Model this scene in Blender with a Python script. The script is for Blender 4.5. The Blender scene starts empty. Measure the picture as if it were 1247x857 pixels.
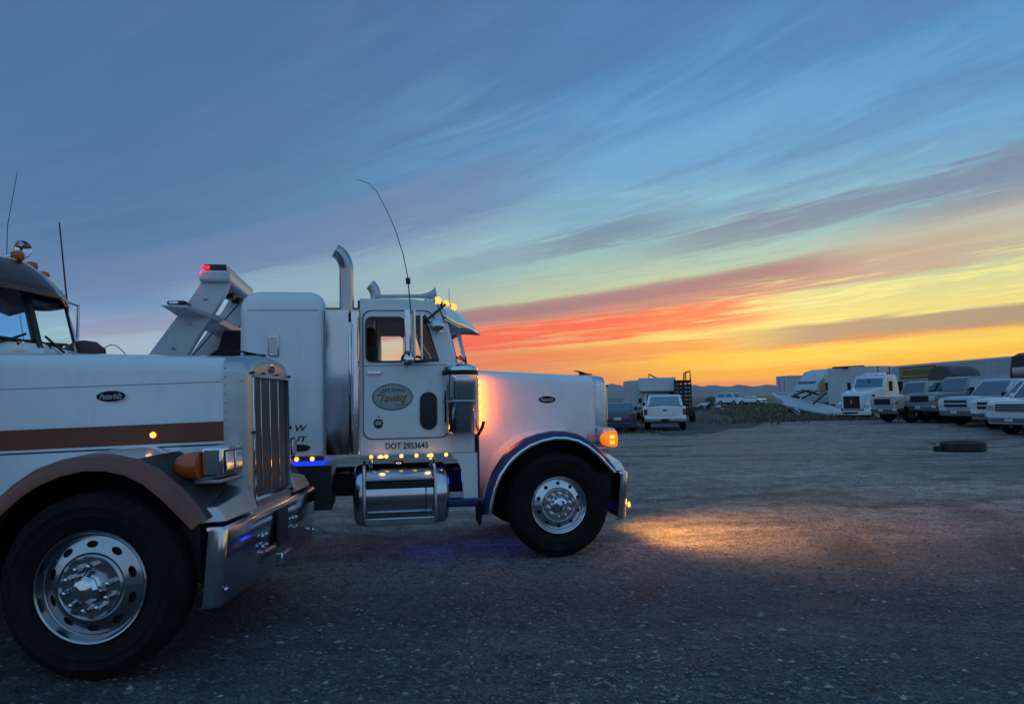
import bpy, bmesh, math, random
import numpy as np
from mathutils import Vector, Matrix
random.seed(7); rng = np.random.default_rng(7)
S = bpy.context.scene; COL = S.collection
R = math.radians
def lin(r, g, b):
    f = lambda c: (c/255/12.92) if c/255 <= .04045 else ((c/255+.055)/1.055)**2.4
    return (f(r), f(g), f(b), 1)

# ------------------------------------------------------------ camera
PITCH, ROLL, FPX = R(3.70), R(1.09), 924.
cam = bpy.data.objects.new('camera', bpy.data.cameras.new('camera')); COL.objects.link(cam)
cam.data.sensor_width = 36; cam.data.sensor_fit = 'HORIZONTAL'; cam.data.lens = 36*FPX/1247
cam.data.clip_start = .1; cam.data.clip_end = 60000
fw = Vector((0, math.cos(PITCH), math.sin(PITCH))); up0 = Vector((0, -math.sin(PITCH), math.cos(PITCH))); rt0 = Vector((1, 0, 0))
rt = rt0*math.cos(ROLL)-up0*math.sin(ROLL); up = up0*math.cos(ROLL)+rt0*math.sin(ROLL)
cam.matrix_world = Matrix(((rt.x, up.x, -fw.x, 0), (rt.y, up.y, -fw.y, 0), (rt.z, up.z, -fw.z, 1.6), (0, 0, 0, 1)))
S.camera = cam
S.view_settings.view_transform = 'Standard'; S.view_settings.look = 'None'
S.view_settings.exposure = 0; S.view_settings.gamma = 1
S.render.resolution_x, S.render.resolution_y = 1024, 703

# ------------------------------------------------------------ node helper
class N:
    def __init__(s, nt): s.nt = nt; s.n = nt.nodes; s.l = nt.links
    def node(s, t, **k):
        n = s.n.new(t)
        for a, b in k.items(): setattr(n, a, b)
        return n
    def put(s, sock, v):
        if v is None: return
        if isinstance(v, bpy.types.NodeSocket): s.l.new(v, sock)
        elif isinstance(v, (int, float)) and sock.type in ('RGBA', 'VECTOR'): sock.default_value = (v,)*len(sock.default_value)
        elif sock.type == 'VECTOR' and len(v) == 4: sock.default_value = v[:3]
        else: sock.default_value = v
    def m(s, op, a, b=None, c=None, clamp=False):
        n = s.node('ShaderNodeMath', operation=op, use_clamp=clamp)
        for i, v in enumerate((a, b, c)): s.put(n.inputs[i], v)
        return n.outputs[0]
    def vm(s, op, a, b=None):
        n = s.node('ShaderNodeVectorMath', operation=op)
        s.put(n.inputs[0], a); s.put(n.inputs[1], b)
        return n.outputs[0]
    def ss(s, v, a, b, lo=0., hi=1.):
        n = s.node('ShaderNodeMapRange', interpolation_type='SMOOTHSTEP')
        s.put(n.inputs[0], v)
        if a > b: a, b, lo, hi = b, a, hi, lo
        for i, q in zip((1, 2, 3, 4), (a, b, lo, hi)): n.inputs[i].default_value = q
        return n.outputs[0]
    def mix(s, f, a, b, blend='MIX'):
        n = s.node('ShaderNodeMix', data_type='RGBA', blend_type=blend)
        s.put(n.inputs[0], f); s.put(n.inputs[6], a); s.put(n.inputs[7], b)
        return n.outputs[2]
    def ramp(s, f, pts, interp='LINEAR'):
        n = s.node('ShaderNodeValToRGB'); r = n.color_ramp; r.interpolation = interp
        while len(r.elements) > 1: r.elements.remove(r.elements[-1])
        r.elements[0].position = pts[0][0]; r.elements[0].color = pts[0][1]
        for p, c in pts[1:]:
            e = r.elements.new(p); e.color = c
        s.put(n.inputs[0], f)
        return n.outputs[0]
    def noise(s, vec, scale, detail=4, rough=.5, dist=0., col=False):
        n = s.node('ShaderNodeTexNoise'); s.put(n.inputs['Vector'], vec)
        n.inputs['Scale'].default_value = scale; n.inputs['Detail'].default_value = detail
        n.inputs['Roughness'].default_value = rough; n.inputs['Distortion'].default_value = dist
        return n.outputs[1 if col else 0]
    def comb(s, x, y, z):
        n = s.node('ShaderNodeCombineXYZ')
        for i, v in enumerate((x, y, z)): s.put(n.inputs[i], v)
        return n.outputs[0]

# ------------------------------------------------------------ world: the sunset sky
W = bpy.data.worlds.new('World'); S.world = W; W.use_nodes = True
W.node_tree.nodes.clear(); w = N(W.node_tree)
tc = w.node('ShaderNodeTexCoord').outputs['Generated']
sp = w.node('ShaderNodeSeparateXYZ'); w.put(sp.inputs[0], w.vm('NORMALIZE', tc)); dx, dy, dz = sp.outputs
el = w.m('MULTIPLY', w.m('ARCSINE', w.m('MAXIMUM', dz, 0.)), 57.2958)
hr = w.m('MAXIMUM', w.m('SQRT', w.m('ADD', w.m('MULTIPLY', dx, dx), w.m('MULTIPLY', dy, dy))), .02)
az = w.m('MULTIPLY', w.m('DIVIDE', dx, hr), 57.3)           # close to degrees ahead of the camera, seamless behind it
fy = w.m('DIVIDE', dy, hr)
t = w.m('DIVIDE', el, w.m('ADD', 1., w.m('MULTIPLY', az, .0165)))      # streaks follow lines of constant t
lt = w.m('LOGARITHM', w.m('ADD', t, 1.5), 2.718)
vv = w.comb(w.m('MULTIPLY', az, .045), w.m('MULTIPLY', lt, 5.), w.m('MULTIPLY', fy, 1.6))
n1 = w.noise(vv, 1.0, 6, .6, .3)
n2 = w.noise(w.vm('ADD', vv, (7.3, 2.1, 4.4)), 2.3, 8, .65, .6)
n3 = w.noise(w.comb(w.m('MULTIPLY', az, .09), w.m('MULTIPLY', lt, 16.), w.m('MULTIPLY', fy, 3.)), 1.3, 8, .68, .8)
n5 = w.noise(w.comb(w.m('MULTIPLY', az, .11), w.m('MULTIPLY', lt, 24.), w.m('MULTIPLY', fy, 4.)), 1.2, 10, .7, 1.2)
n6 = w.noise(w.comb(w.m('MULTIPLY', az, .055), w.m('MULTIPLY', lt, 9.), w.m('MULTIPLY', fy, 2.)), 1.1, 8, .62, .9)
n4 = w.noise(w.comb(w.m('MULTIPLY', az, .03), w.m('MULTIPLY', lt, 1.6), w.m('MULTIPLY', fy, 1.)), 1.7, 3, .5, .2)
e90 = w.m('DIVIDE', el, 90.)
def er(pts): return w.ramp(e90, [(a/90, lin(*c)) for a, c in pts], 'B_SPLINE' if False else 'LINEAR')
west = er([(0, (236, 140, 84)), (.8, (255, 160, 52)), (2.0, (255, 190, 46)), (3.2, (255, 212, 70)), (5.2, (244, 226, 128)), (7.5, (216, 218, 156)), (9.5, (180, 206, 176)),
           (12.5, (144, 198, 206)), (17, (108, 172, 214)), (23, (82, 144, 198)), (30, (70, 126, 180)), (50, (82, 138, 192)), (90, (98, 148, 196))])
north = er([(0, (190, 160, 172)), (2, (184, 178, 198)), (4.2, (164, 184, 206)), (7, (110, 146, 188)), (12, (80, 130, 178)), (18, (66, 120, 168)), (28, (56, 108, 158)),
            (50, (78, 132, 186)), (90, (98, 148, 196))])
east = er([(0, (140, 158, 190)), (8, (142, 172, 208)), (20, (136, 184, 222)), (40, (120, 172, 214)), (90, (98, 148, 196))])
wn = w.ss(w.m('ADD', az, w.m('MULTIPLY', w.m('SUBTRACT', n4, .5), 18.)), -27, 13)
base = w.mix(wn, north, west)
# orange-red afterglow left of the sunset point
rd = w.mix(w.m('MULTIPLY', w.m('MULTIPLY', w.ss(az, 15, -1), w.ss(az, -12, -3)), w.m('MULTIPLY', w.ss(el, 5.2, 3.2), w.m('MULTIPLY', w.ss(el, -1, .6), w.ss(n3, .25, .7, .45, .95)))), base, lin(238, 118, 90))
base = w.mix(w.ss(fy, .35, -.45), rd, east)
def win(v, c, h, s): return w.m('MULTIPLY', w.ss(v, c-h-s, c-h), w.ss(v, c+h+s, c+h))
def tn(src, amp): return w.m('ADD', t, w.m('MULTIPLY', w.m('SUBTRACT', src, .5), amp))
def layer(b, col, mask, amt):
    return w.mix(w.m('MULTIPLY', mask, amt, clamp=True), b, lin(*col))
M_ = lambda *a: a[0] if len(a) == 1 else w.m('MULTIPLY', a[0], M_(*a[1:]))
front = w.ss(fy, .1, .4)
# high wide blue-grey sheet
b = layer(base, (84, 114, 156), M_(w.ss(tn(n4, 16.), 13, 24), w.ss(az, 30, -6), front), .6)
b = layer(b, (92, 124, 168), M_(w.ss(n1, .46, .66), w.ss(el, 9, 14)), .34)
b = layer(b, (72, 102, 150), M_(w.ss(n6, .42, .74), w.ss(el, 8, 13)), .26)
b = layer(b, (118, 176, 212), M_(w.ss(n6, .54, .3), w.ss(el, 9, 14), w.ss(el, 30, 20), w.ss(az, -20, 2), front), .3)
b = layer(b, (150, 196, 214), M_(w.ss(n5, .5, .72), w.ss(el, 7, 10), w.ss(el, 17, 11), w.ss(az, -26, -8), front), .34)
b = layer(b, (104, 116, 158), M_(w.ss(n5, .5, .32), w.ss(el, 6, 9), w.ss(el, 20, 13), front), .26)
# mauve patches over the trucks
b = layer(b, (112, 130, 170), M_(win(tn(n2, 5.), 15.5, 1.8, 2.), win(az, -14, 10, 12), front), .6)
b = layer(b, (112, 122, 150), M_(win(tn(n3, 2.4), 10.9, .45, .7), win(az, 3, 6, 7), front), .6)
b = layer(b, (150, 132, 170), M_(win(tn(n2, 2.), 9.6, .7, 1.2), win(az, -28, 6, 6), front), .4)
b = layer(b, (150, 186, 200), M_(win(tn(n3, 4.), 11.6, 1.2, 2.), win(az, -10, 9, 7), front), .55)
b = layer(b, (170, 190, 206), M_(win(tn(n3, 3.), 6.8, 1.2, 1.5), win(az, -26, 6, 5), front), .55)
# thin bright cirrus combed along the streaks
b = layer(b, (176, 208, 196), M_(w.ss(n3, .5, .72), w.ss(el, 6, 8.5), w.ss(el, 18, 12), w.ss(az, -14, 2), front), .5)
# first long mauve streak
b = layer(b, (116, 122, 152), M_(win(w.m('ADD', tn(n2, 1.5), w.m('MULTIPLY', w.m('SUBTRACT', n5, .5), 2.2)), 9.2, .25, .75), w.ss(az, 4, 18), front, w.ss(n3, .2, .6, .6, 1.)), .75)
b = layer(b, (138, 128, 150), M_(win(tn(n3, 1.5), 8.0, .25, .5), w.ss(az, 21, 31), front), .7)
# second streak, rose to grey
b = layer(b, (196, 118, 120), M_(win(w.m('ADD', tn(n2, 1.2), w.m('MULTIPLY', w.m('SUBTRACT', n5, .5), 1.2)), 6.3, .4, .65), win(az, 9, 17, 10), front), .85)
b = layer(b, (156, 122, 130), M_(win(tn(n3, .9), 6.75, .3, .45), win(az, 6, 14, 8), front), .75)
b = layer(b, (196, 186, 160), M_(win(tn(n1, 1.6), 6.7, .7, .9), w.ss(az, 18, 26), front), .65)
# glowing red underside
b = layer(b, (255, 92, 70), M_(win(tn(n2, 1.7), 4.8, .6, .55), win(az, 6, 9, 6), front, w.ss(n3, .3, .55, .5, 1.)), .95)
b = layer(b, (246, 128, 74), M_(win(tn(n3, 1.6), 3.1, .25, .6), win(az, 5, 8, 7), front), .65)
# pale yellow wisps
b = layer(b, (250, 242, 150), M_(w.ss(n3, .46, .64), win(t, 4.6, 1.2, 1.), w.ss(az, 8, 17), front), .85)
# third grey streak above the yellow
b = layer(b, (158, 140, 128), M_(win(tn(n2, 1.1), 3.15, .36, .3), w.ss(az, 14, 22), front), .88)
b = layer(b, (224, 130, 84), M_(win(tn(n2, 1.1), 2.62, .08, .2), w.ss(az, 14, 22), front), .7)
# fine orange lines near the horizon
b = layer(b, (236, 134, 66), M_(w.ss(n3, .5, .66), w.ss(el, 3.4, 1.4), w.ss(az, -9, 0), front), .6)
b = layer(b, (255, 220, 92), M_(w.ss(n1, .46, .6), win(t, 1.9, .6, .5), w.ss(az, 8, 22), front), .75)
# overall faint mottling
b = w.mix(w.m('MULTIPLY', w.m('MULTIPLY', w.m('SUBTRACT', n5, .42), w.ss(el, 30, 8, .25, .8)), 1., clamp=True), b, w.mix(1., b, (.62, .7, .82, 1), 'MULTIPLY'))
gcol = w.mix(w.ss(dz, -.02, 0.), lin(70, 74, 84), b)
nish = w.node('ShaderNodeTexSky', sky_type='NISHITA'); nish.sun_disc = False
nish.sun_elevation = R(1.5); nish.sun_rotation = R(20)
bg1 = w.node('ShaderNodeBackground'); w.put(bg1.inputs[0], gcol); bg1.inputs[1].default_value = 1.0
bg2 = w.node('ShaderNodeBackground'); w.put(bg2.inputs[0], nish.outputs[0]); bg2.inputs[1].default_value = .01
ad = w.node('ShaderNodeAddShader'); w.l.new(bg1.outputs[0], ad.inputs[0]); w.l.new(bg2.outputs[0], ad.inputs[1])
w.l.new(ad.outputs[0], w.node('ShaderNodeOutputWorld').inputs[0])

# the last light of the sun, low and very weak
sl = bpy.data.lights.new('sun', 'SUN'); sl.energy = .1; sl.angle = R(12); sl.color = (1, .55, .3)
so = bpy.data.objects.new('sun', sl); COL.objects.link(so)
sd = Vector((math.sin(R(20)), math.cos(R(20)), math.tan(R(3.5))))
so.rotation_euler = sd.to_track_quat('Z', 'Y').to_euler()

# ------------------------------------------------------------ materials
MATS = {}
def mat(name, col, rough=.5, metal=0., coat=0., emit=0., ecol=None, vary=0., vscale=3., dirt=0., bump=0., bscale=40., trans=0., spec=None):
    m = bpy.data.materials.new(name); m.use_nodes = True; n = N(m.node_tree)
    p = m.node_tree.nodes['Principled BSDF']; I = p.inputs
    c = col if len(col) == 4 else (*col, 1)
    I['Base Color'].default_value = c; I['Roughness'].default_value = rough; I['Metallic'].default_value = metal
    I['Coat Weight'].default_value = coat; I['Coat Roughness'].default_value = .06
    if spec is not None: I['Specular IOR Level'].default_value = spec
    if trans: I['Transmission Weight'].default_value = trans
    if emit:
        I['Emission Color'].default_value = (*(ecol or c)[:3], 1); I['Emission Strength'].default_value = emit
    if vary or dirt or bump:
        o = n.node('ShaderNodeTexCoord').outputs['Object']
        a = n.noise(o, vscale, 6, .6)
        cc = n.mix(1., c, n.ramp(a, [(.3, (1-vary,)*3+(1,)), (.7, (1,)*4)]), 'MULTIPLY') if vary else None
        if dirt:
            sz = n.node('ShaderNodeSeparateXYZ'); n.put(sz.inputs[0], o)
            d = n.m('MULTIPLY', n.ss(n.noise(n.vm('MULTIPLY', o, (1, 1, .35)), 9., 8, .7), .48, .8), dirt)
            cc = n.mix(d, cc if cc else c, (.12, .10, .085, 1))
            n.put(I['Roughness'], n.m('ADD', rough, n.m('MULTIPLY', d, .5)))
        if cc: n.put(I['Base Color'], cc)
        if bump:
            bn = n.node('ShaderNodeBump'); bn.inputs['Strength'].default_value = bump; bn.inputs['Distance'].default_value = .01
            n.put(bn.inputs['Height'], n.noise(o, bscale, 4, .6)); n.put(I['Normal'], bn.outputs[0])
    MATS[name] = m
    return m
mat('white_paint', (.78, .79, .8), .32, coat=.75, vary=.05, dirt=.16)
mat('white_paint_clean', (.74, .77, .8), .28, coat=.8, vary=.05, dirt=.12)
mat('brown_paint', (.20, .052, .024), .42, .1, coat=.35, vary=.25)
mat('blue_paint', (.012, .02, .11), .35, .2, coat=.25, vary=.2)
mat('seam_grey', (.16, .17, .19), .6)
mat('navy_line', (.01, .015, .05), .3, coat=.5)
mat('chrome', (.72, .73, .75), .09, 1., vary=.12, bump=.03, bscale=6.)
mat('bumper_chrome', (.6, .61, .63), .13, 1., vary=.1)
mat('polished', (.62, .64, .67), .2, 1., vary=.18, vscale=8., bump=.04, bscale=12.)
mat('rim_metal', (.42, .44, .47), .2, 1., vary=.15, bump=.03, bscale=20.)
mat('satin', (.5, .52, .54), .36, 1., vary=.2, vscale=5., bump=.03, bscale=25.)
mat('stainless', (.58, .6, .63), .16, 1., vary=.12, bump=.08, bscale=3.)
mat('rubber', (.009, .0088, .0085), .9, dirt=.12, vary=.3, vscale=12., bump=.3, bscale=60., spec=.25)
mat('black', (.012, .012, .013), .55, vary=.2)
mat('black_gloss', (.01, .01, .012), .2)
mat('interior', (.02, .02, .022), .85, vary=.3)
mat('seat_fabric', (.05, .05, .055), .9, vary=.3)
mat('steel_dark', (.03, .03, .032), .6, .3, vary=.4)
mat('boom_paint', (.60, .59, .62), .4, coat=.3, vary=.12, dirt=.25)
mat('amber_off', (.55, .085, .008), .3, coat=.35, vary=.1)
mat('amber_lit', (1, .35, .03), .3, emit=.7, ecol=(1, .2, .008))
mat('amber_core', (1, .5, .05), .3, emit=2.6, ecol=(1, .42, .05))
mat('led_yellow', (1, .6, .1), .3, emit=2.2, ecol=(1, .5, .05))
mat('led_orange', (1, .4, .05), .3, emit=2.4, ecol=(1, .32, .02))
mat('led_blue', (.05, .1, 1), .3, emit=.9, ecol=(.005, .04, 1))
mat('led_red', (1, .02, .05), .3, emit=1.4, ecol=(1, .01, .04))
mat('red_lens', (.25, .01, .01), .25, coat=.8)
mat('lens', (.7, .75, .8), .08, coat=1., metal=.5)
mat('lettering', (.012, .014, .03), .5)
mat('gold', (.42, .32, .14), .4, .5)
mat('decal_green', (.30, .36, .36), .4, coat=.5)
mat('emblem_blue', (.008, .009, .02), .6, spec=.15)
mat('emblem_text', (.4, .42, .45), .5)
mat('visor_shaded', (.05, .022, .016), .3, .2, coat=.4)  # brown paint darkened to carry the shade and dark reflection on the visor
mat('emblem_red', (.16, .02, .015), .6, spec=.2)
mat('car_glass', (.22, .28, .3), .07, 1.)
mat('tan_paint', (.42, .36, .29), .4, coat=.5, vary=.15, dirt=.4)
mat('grey_paint', (.26, .27, .3), .38, coat=.5, vary=.15, dirt=.4)
mat('silver_paint', (.52, .55, .58), .33, .2, coat=.7, vary=.1, dirt=.3)
mat('navy_paint', (.012, .015, .06), .25, coat=1., vary=.1, dirt=.2)
mat('darkred_paint', (.09, .03, .03), .6, vary=.3, dirt=.4)
mat('trailer_white', (.62, .64, .67), .45, vary=.12, vscale=1.5, dirt=.25)
mat('trailer_side', (.5, .52, .56), .5, vary=.12, vscale=1.5, dirt=.3)
mat('rust', (.12, .06, .035), .8, .2, vary=.4)
mat('wood', (.05, .04, .032), .9, vary=.4)
mat('yellow_sign', (.32, .26, .05), .5, vary=.2)
mat('tarp', (.12, .085, .08), .65, vary=.3, bump=.3, bscale=5.)
mat('orange_reflection', (.6, .36, .24), .4, vary=.4)  # peach-orange reflections on the white tractor cab, put into colour
mat('plate', (.55, .58, .6), .5)
mat('foliage_dark', (.03, .035, .025), .9, vary=.5)

def glass(name, tint, rough=.02, spec=1.45, amount=.75):
    m = bpy.data.materials.new(name); m.use_nodes = True; nt = m.node_tree; nt.nodes.clear(); n = N(nt)
    tr = n.node('ShaderNodeBsdfTransparent'); tr.inputs[0].default_value = (*tint, 1)
    gl = n.node('ShaderNodeBsdfGlossy'); gl.inputs['Roughness'].default_value = rough; gl.inputs[0].default_value = (.95, .98, 1, 1)
    fr = n.node('ShaderNodeLayerWeight'); fr.inputs[0].default_value = amount
    mx = n.node('ShaderNodeMixShader'); n.l.new(fr.outputs['Fresnel'], mx.inputs[0]); n.l.new(tr.outputs[0], mx.inputs[1]); n.l.new(gl.outputs[0], mx.inputs[2])
    n.l.new(mx.outputs[0], n.node('ShaderNodeOutputMaterial').inputs[0]); MATS[name] = m
glass('windscreen_glass', (.95, 1, 1), amount=.36)
glass('side_glass', (.75, .8, .8), amount=.25)

def mesh_mat():     # perforated grille screen: rows of small punched holes
    m = mat('grille_mesh', (.16, .16, .165), .45, .7); n = N(m.node_tree); p = m.node_tree.nodes['Principled BSDF']
    o = n.node('ShaderNodeTexCoord').outputs['Object']
    v = n.node('ShaderNodeTexVoronoi'); v.feature = 'F1'; v.inputs['Randomness'].default_value = 0.
    n.put(v.inputs['Vector'], n.vm('MULTIPLY', o, (0., 1., 1.))); v.inputs['Scale'].default_value = 85.
    f = n.ss(v.outputs['Distance'], .30, .42)
    n.put(p.inputs['Base Color'], n.mix(f, (.004, .004, .004, 1), (.13, .13, .135, 1)))
    n.put(p.inputs['Metallic'], n.m('MULTIPLY', f, .8))
    bn = n.node('ShaderNodeBump'); bn.inputs['Strength'].default_value = .6; bn.inputs['Distance'].default_value = .004
    n.put(bn.inputs['Height'], f); n.put(p.inputs['Normal'], bn.outputs[0])
mesh_mat()

# ------------------------------------------------------------ mesh helpers
def tag(o, label=None, cat=None, group=None, kind=None):
    for k, v in (('label', label), ('category', cat), ('group', group), ('kind', kind)):
        if v: o[k] = v
    return o
def empty(name, loc, rz=0, ry=0, scale=1, **k):
    o = bpy.data.objects.new(name, None); COL.objects.link(o); o.empty_display_size = .3
    o.rotation_mode = 'XYZ'
    o.matrix_world = Matrix.Translation(loc) @ Matrix.Rotation(rz, 4, 'Z') @ Matrix.Rotation(-ry, 4, 'Y') @ Matrix.Diagonal((scale,)*3+(1,))
    return tag(o, **k)
def link_mesh(name, me, material, parent=None, smooth=40, bevel=0, seg=2):
    me.materials.clear(); me.materials.append(MATS[material])
    if smooth:
        me.polygons.foreach_set('use_smooth', [True]*len(me.polygons))
        me.set_sharp_from_angle(angle=R(smooth))
    o = bpy.data.objects.new(name, me); COL.objects.link(o)
    if parent: o.parent = parent
    if bevel:
        b = o.modifiers.new('bevel', 'BEVEL'); b.width = bevel; b.segments = seg; b.limit_method = 'ANGLE'; b.angle_limit = R(40)
        b.harden_normals = False
    return o
class M:
    def __init__(s): s.v = []; s.f = []
    def add(s, vs, fs):
        k = len(s.v); s.v += [tuple(v) for v in vs]; s.f += [tuple(i+k for i in f) for f in fs]; return s
    def box(s, x0, x1, y0, y1, z0, z1):
        return s.add([(x, y, z) for x in (x0, x1) for y in (y0, y1) for z in (z0, z1)],
                     [(0, 1, 3, 2), (4, 6, 7, 5), (0, 4, 5, 1), (2, 3, 7, 6), (0, 2, 6, 4), (1, 5, 7, 3)])
    def hexa(s, p):   # 8 corners: bottom 4 (ccw), top 4
        return s.add(p, [(3, 2, 1, 0), (4, 5, 6, 7), (0, 1, 5, 4), (1, 2, 6, 5), (2, 3, 7, 6), (3, 0, 4, 7)])
    def prism(s, pts, a, b, plane='xz'):
        mp = {'xz': lambda u, v, c: (u, c, v), 'yz': lambda u, v, c: (c, u, v), 'xy': lambda u, v, c: (u, v, c)}[plane]
        n = len(pts)
        return s.add([mp(*p, a) for p in pts]+[mp(*p, b) for p in pts],
                     [tuple(range(n))[::-1], tuple(range(n, 2*n))]+[(i, (i+1) % n, n+(i+1) % n, n+i) for i in range(n)])
    def grid(s, rows, closed=False, cap=False):
        n = len(rows[0]); vs = [p for r in rows for p in r]; fs = []
        for i in range(len(rows)-1):
            for j in range(n if closed else n-1):
                j2 = (j+1) % n; fs.append((i*n+j, i*n+j2, (i+1)*n+j2, (i+1)*n+j))
        if cap: fs += [tuple(range(n))[::-1], tuple((len(rows)-1)*n+j for j in range(n))]
        return s.add(vs, fs)
    def cyl(s, p0, p1, r0, r1=None, n=16, cap=True):
        return s.tube([p0, p1], [r0, r1 if r1 is not None else r0], n, cap)
    def tube(s, path, r, n=8, cap=True):
        path = [Vector(p) for p in path]; rs = r if isinstance(r, (list, tuple)) else [r]*len(path); rows = []; u = None
        for i, p in enumerate(path):
            d = (path[min(i+1, len(path)-1)]-path[max(i-1, 0)]).normalized()
            if u is None: u = d.orthogonal().normalized()
            u = (u-d*u.dot(d)).normalized(); v = d.cross(u)
            rows.append([p+(u*math.cos(a)+v*math.sin(a))*rs[i] for a in [2*math.pi*k/n for k in range(n)]])
        return s.grid(rows, True, cap)
    def lathe(s, prof, o, axis='y', n=40, cap=False):
        rows = []
        for r, h in prof:
            row = []
            for k in range(n):
                a = 2*math.pi*k/n; c, q = r*math.cos(a), r*math.sin(a)
                row.append({'y': (o[0]+c, o[1]+h, o[2]+q), 'z': (o[0]+c, o[1]+q, o[2]+h), 'x': (o[0]+h, o[1]+c, o[2]+q)}[axis])
            rows.append(row)
        return s.grid(rows, True, cap)
    def build(s, name, material, parent=None, smooth=40, bevel=0, seg=2, fix=True):
        me = bpy.data.meshes.new(name); me.from_pydata(s.v, [], s.f)
        if fix:
            bm = bmesh.new(); bm.from_mesh(me); bmesh.ops.recalc_face_normals(bm, faces=bm.faces); bm.to_mesh(me); bm.free()
        me.update()
        return link_mesh(name, me, material, parent, smooth, bevel, seg)
def arc(cx, cy, rx, ry, a0, a1, n):
    return [(cx+rx*math.cos(R(a0+(a1-a0)*i/n)), cy+ry*math.sin(R(a0+(a1-a0)*i/n))) for i in range(n+1)]
def rrect(x0, x1, y0, y1, r, n=4):
    return arc(x1-r, y1-r, r, r, 0, 90, n)+arc(x0+r, y1-r, r, r, 90, 180, n)+arc(x0+r, y0+r, r, r, 180, 270, n)+arc(x1-r, y0+r, r, r, 270, 360, n)
def plate(name, outer, holes, material, parent, mp, thick=.02, smooth=40):
    """flat sheet with openings; mp maps (u, v, w) to local 3D, w from 0 to thick"""
    cu = bpy.data.curves.new('c', 'CURVE'); cu.dimensions = '2D'; cu.fill_mode = 'BOTH'; cu.extrude = thick/2
    for poly in [outer]+holes:
        sp_ = cu.splines.new('POLY'); sp_.points.add(len(poly)-1); sp_.use_cyclic_u = True
        for i, p in enumerate(poly): sp_.points[i].co = (p[0], p[1], 0, 1)
    ob = bpy.data.objects.new('c', cu); COL.objects.link(ob)
    me = bpy.data.meshes.new_from_object(ob); bpy.data.objects.remove(ob); bpy.data.curves.remove(cu)
    me.name = name
    for v in me.vertices: v.co = mp(v.co.x, v.co.y, v.co.z+thick/2)
    bm = bmesh.new(); bm.from_mesh(me); bmesh.ops.recalc_face_normals(bm, faces=bm.faces); bm.to_mesh(me); bm.free()
    return link_mesh(name, me, material, parent, smooth)
def text(s_, width, height, material, parent, mp, name='lettering', shear=0., depth=.004, align='CENTER', space=1.):
    cu = bpy.data.curves.new('t', 'FONT'); cu.body = s_; cu.size = 1; cu.extrude = .5; cu.align_x = align; cu.align_y = 'CENTER'; cu.shear = shear
    cu.space_character = space; cu.offset = .012; cu.resolution_u = 3
    ob = bpy.data.objects.new('t', cu); COL.objects.link(ob)
    me = bpy.data.meshes.new_from_object(ob); bpy.data.objects.remove(ob); bpy.data.curves.remove(cu); me.name = name
    xs = [v.co.x for v in me.vertices]; ys = [v.co.y for v in me.vertices]
    cx, cy = (max(xs)+min(xs))/2, (max(ys)+min(ys))/2; sx = width/(max(xs)-min(xs)); sy = height/(max(ys)-min(ys))
    for v in me.vertices: v.co = mp((v.co.x-cx)*sx, (v.co.y-cy)*sy, (v.co.z+.5)*depth)
    return link_mesh(name, me, material, parent, 0)
def side_map(x0, z0, y):        # drawing on the right-hand side of a vehicle (facing -y)
    return lambda u, v, q: Vector((x0+u, y-q, z0+v))
def lamp(name, loc, parent, power, color, radius=.03, kind='POINT', rot=None, spot=None, blend=.5):
    l = bpy.data.lights.new(name, kind); l.energy = power; l.color = color
    if kind != 'AREA': l.shadow_soft_size = radius
    else: l.size = radius
    if spot: l.spot_size = R(spot); l.spot_blend = blend
    o = bpy.data.objects.new(name, l); COL.objects.link(o); o.parent = parent; o.location = loc
    if rot: o.rotation_euler = rot
    return o
def gz(x, y):   # gentle rise of the ground under the row of parked vehicles on the right
    a = min(max((x-8)/12, 0), 1); b = min(max((y-20)/14, 0), 1)
    a = a*a*(3-2*a); b = b*b*(3-2*b)
    return .26*a*b

# ------------------------------------------------------------ heavy truck parts
def holed_ring(m, r0, r1, h0, h1, n, hr, ht, mp, k=6):
    """annulus with n real openings; mp(x, z, h) -> 3D"""
    hh = lambda r: h0+(h1-h0)*(r-r0)/(r1-r0); rm = (r0+r1)/2; da = math.pi/n
    for s_ in range(n):
        ac_ = 2*math.pi*(s_+.5)/n
        bd = [(r0+(r1-r0)*i/k, -da) for i in range(k)]+[(r1, -da+2*da*i/k) for i in range(k)]+[(r1-(r1-r0)*i/k, da) for i in range(k)]+[(r0, da-2*da*i/k) for i in range(k)]
        out, inn, dp = [], [], []
        for r, a in bd:
            th = math.atan2(a*rm/ht, (r-rm)/hr) if True else 0
            ri, ai = rm+hr*math.cos(th), ht*math.sin(th)/rm
            out.append(mp(r*math.cos(ac_+a), r*math.sin(ac_+a), hh(r)))
            inn.append(mp(ri*math.cos(ac_+ai), ri*math.sin(ac_+ai), hh(ri)))
            dp.append(mp(ri*math.cos(ac_+ai), ri*math.sin(ac_+ai), hh(ri)+.012))
        m.grid([out, inn, dp], True)
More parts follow.
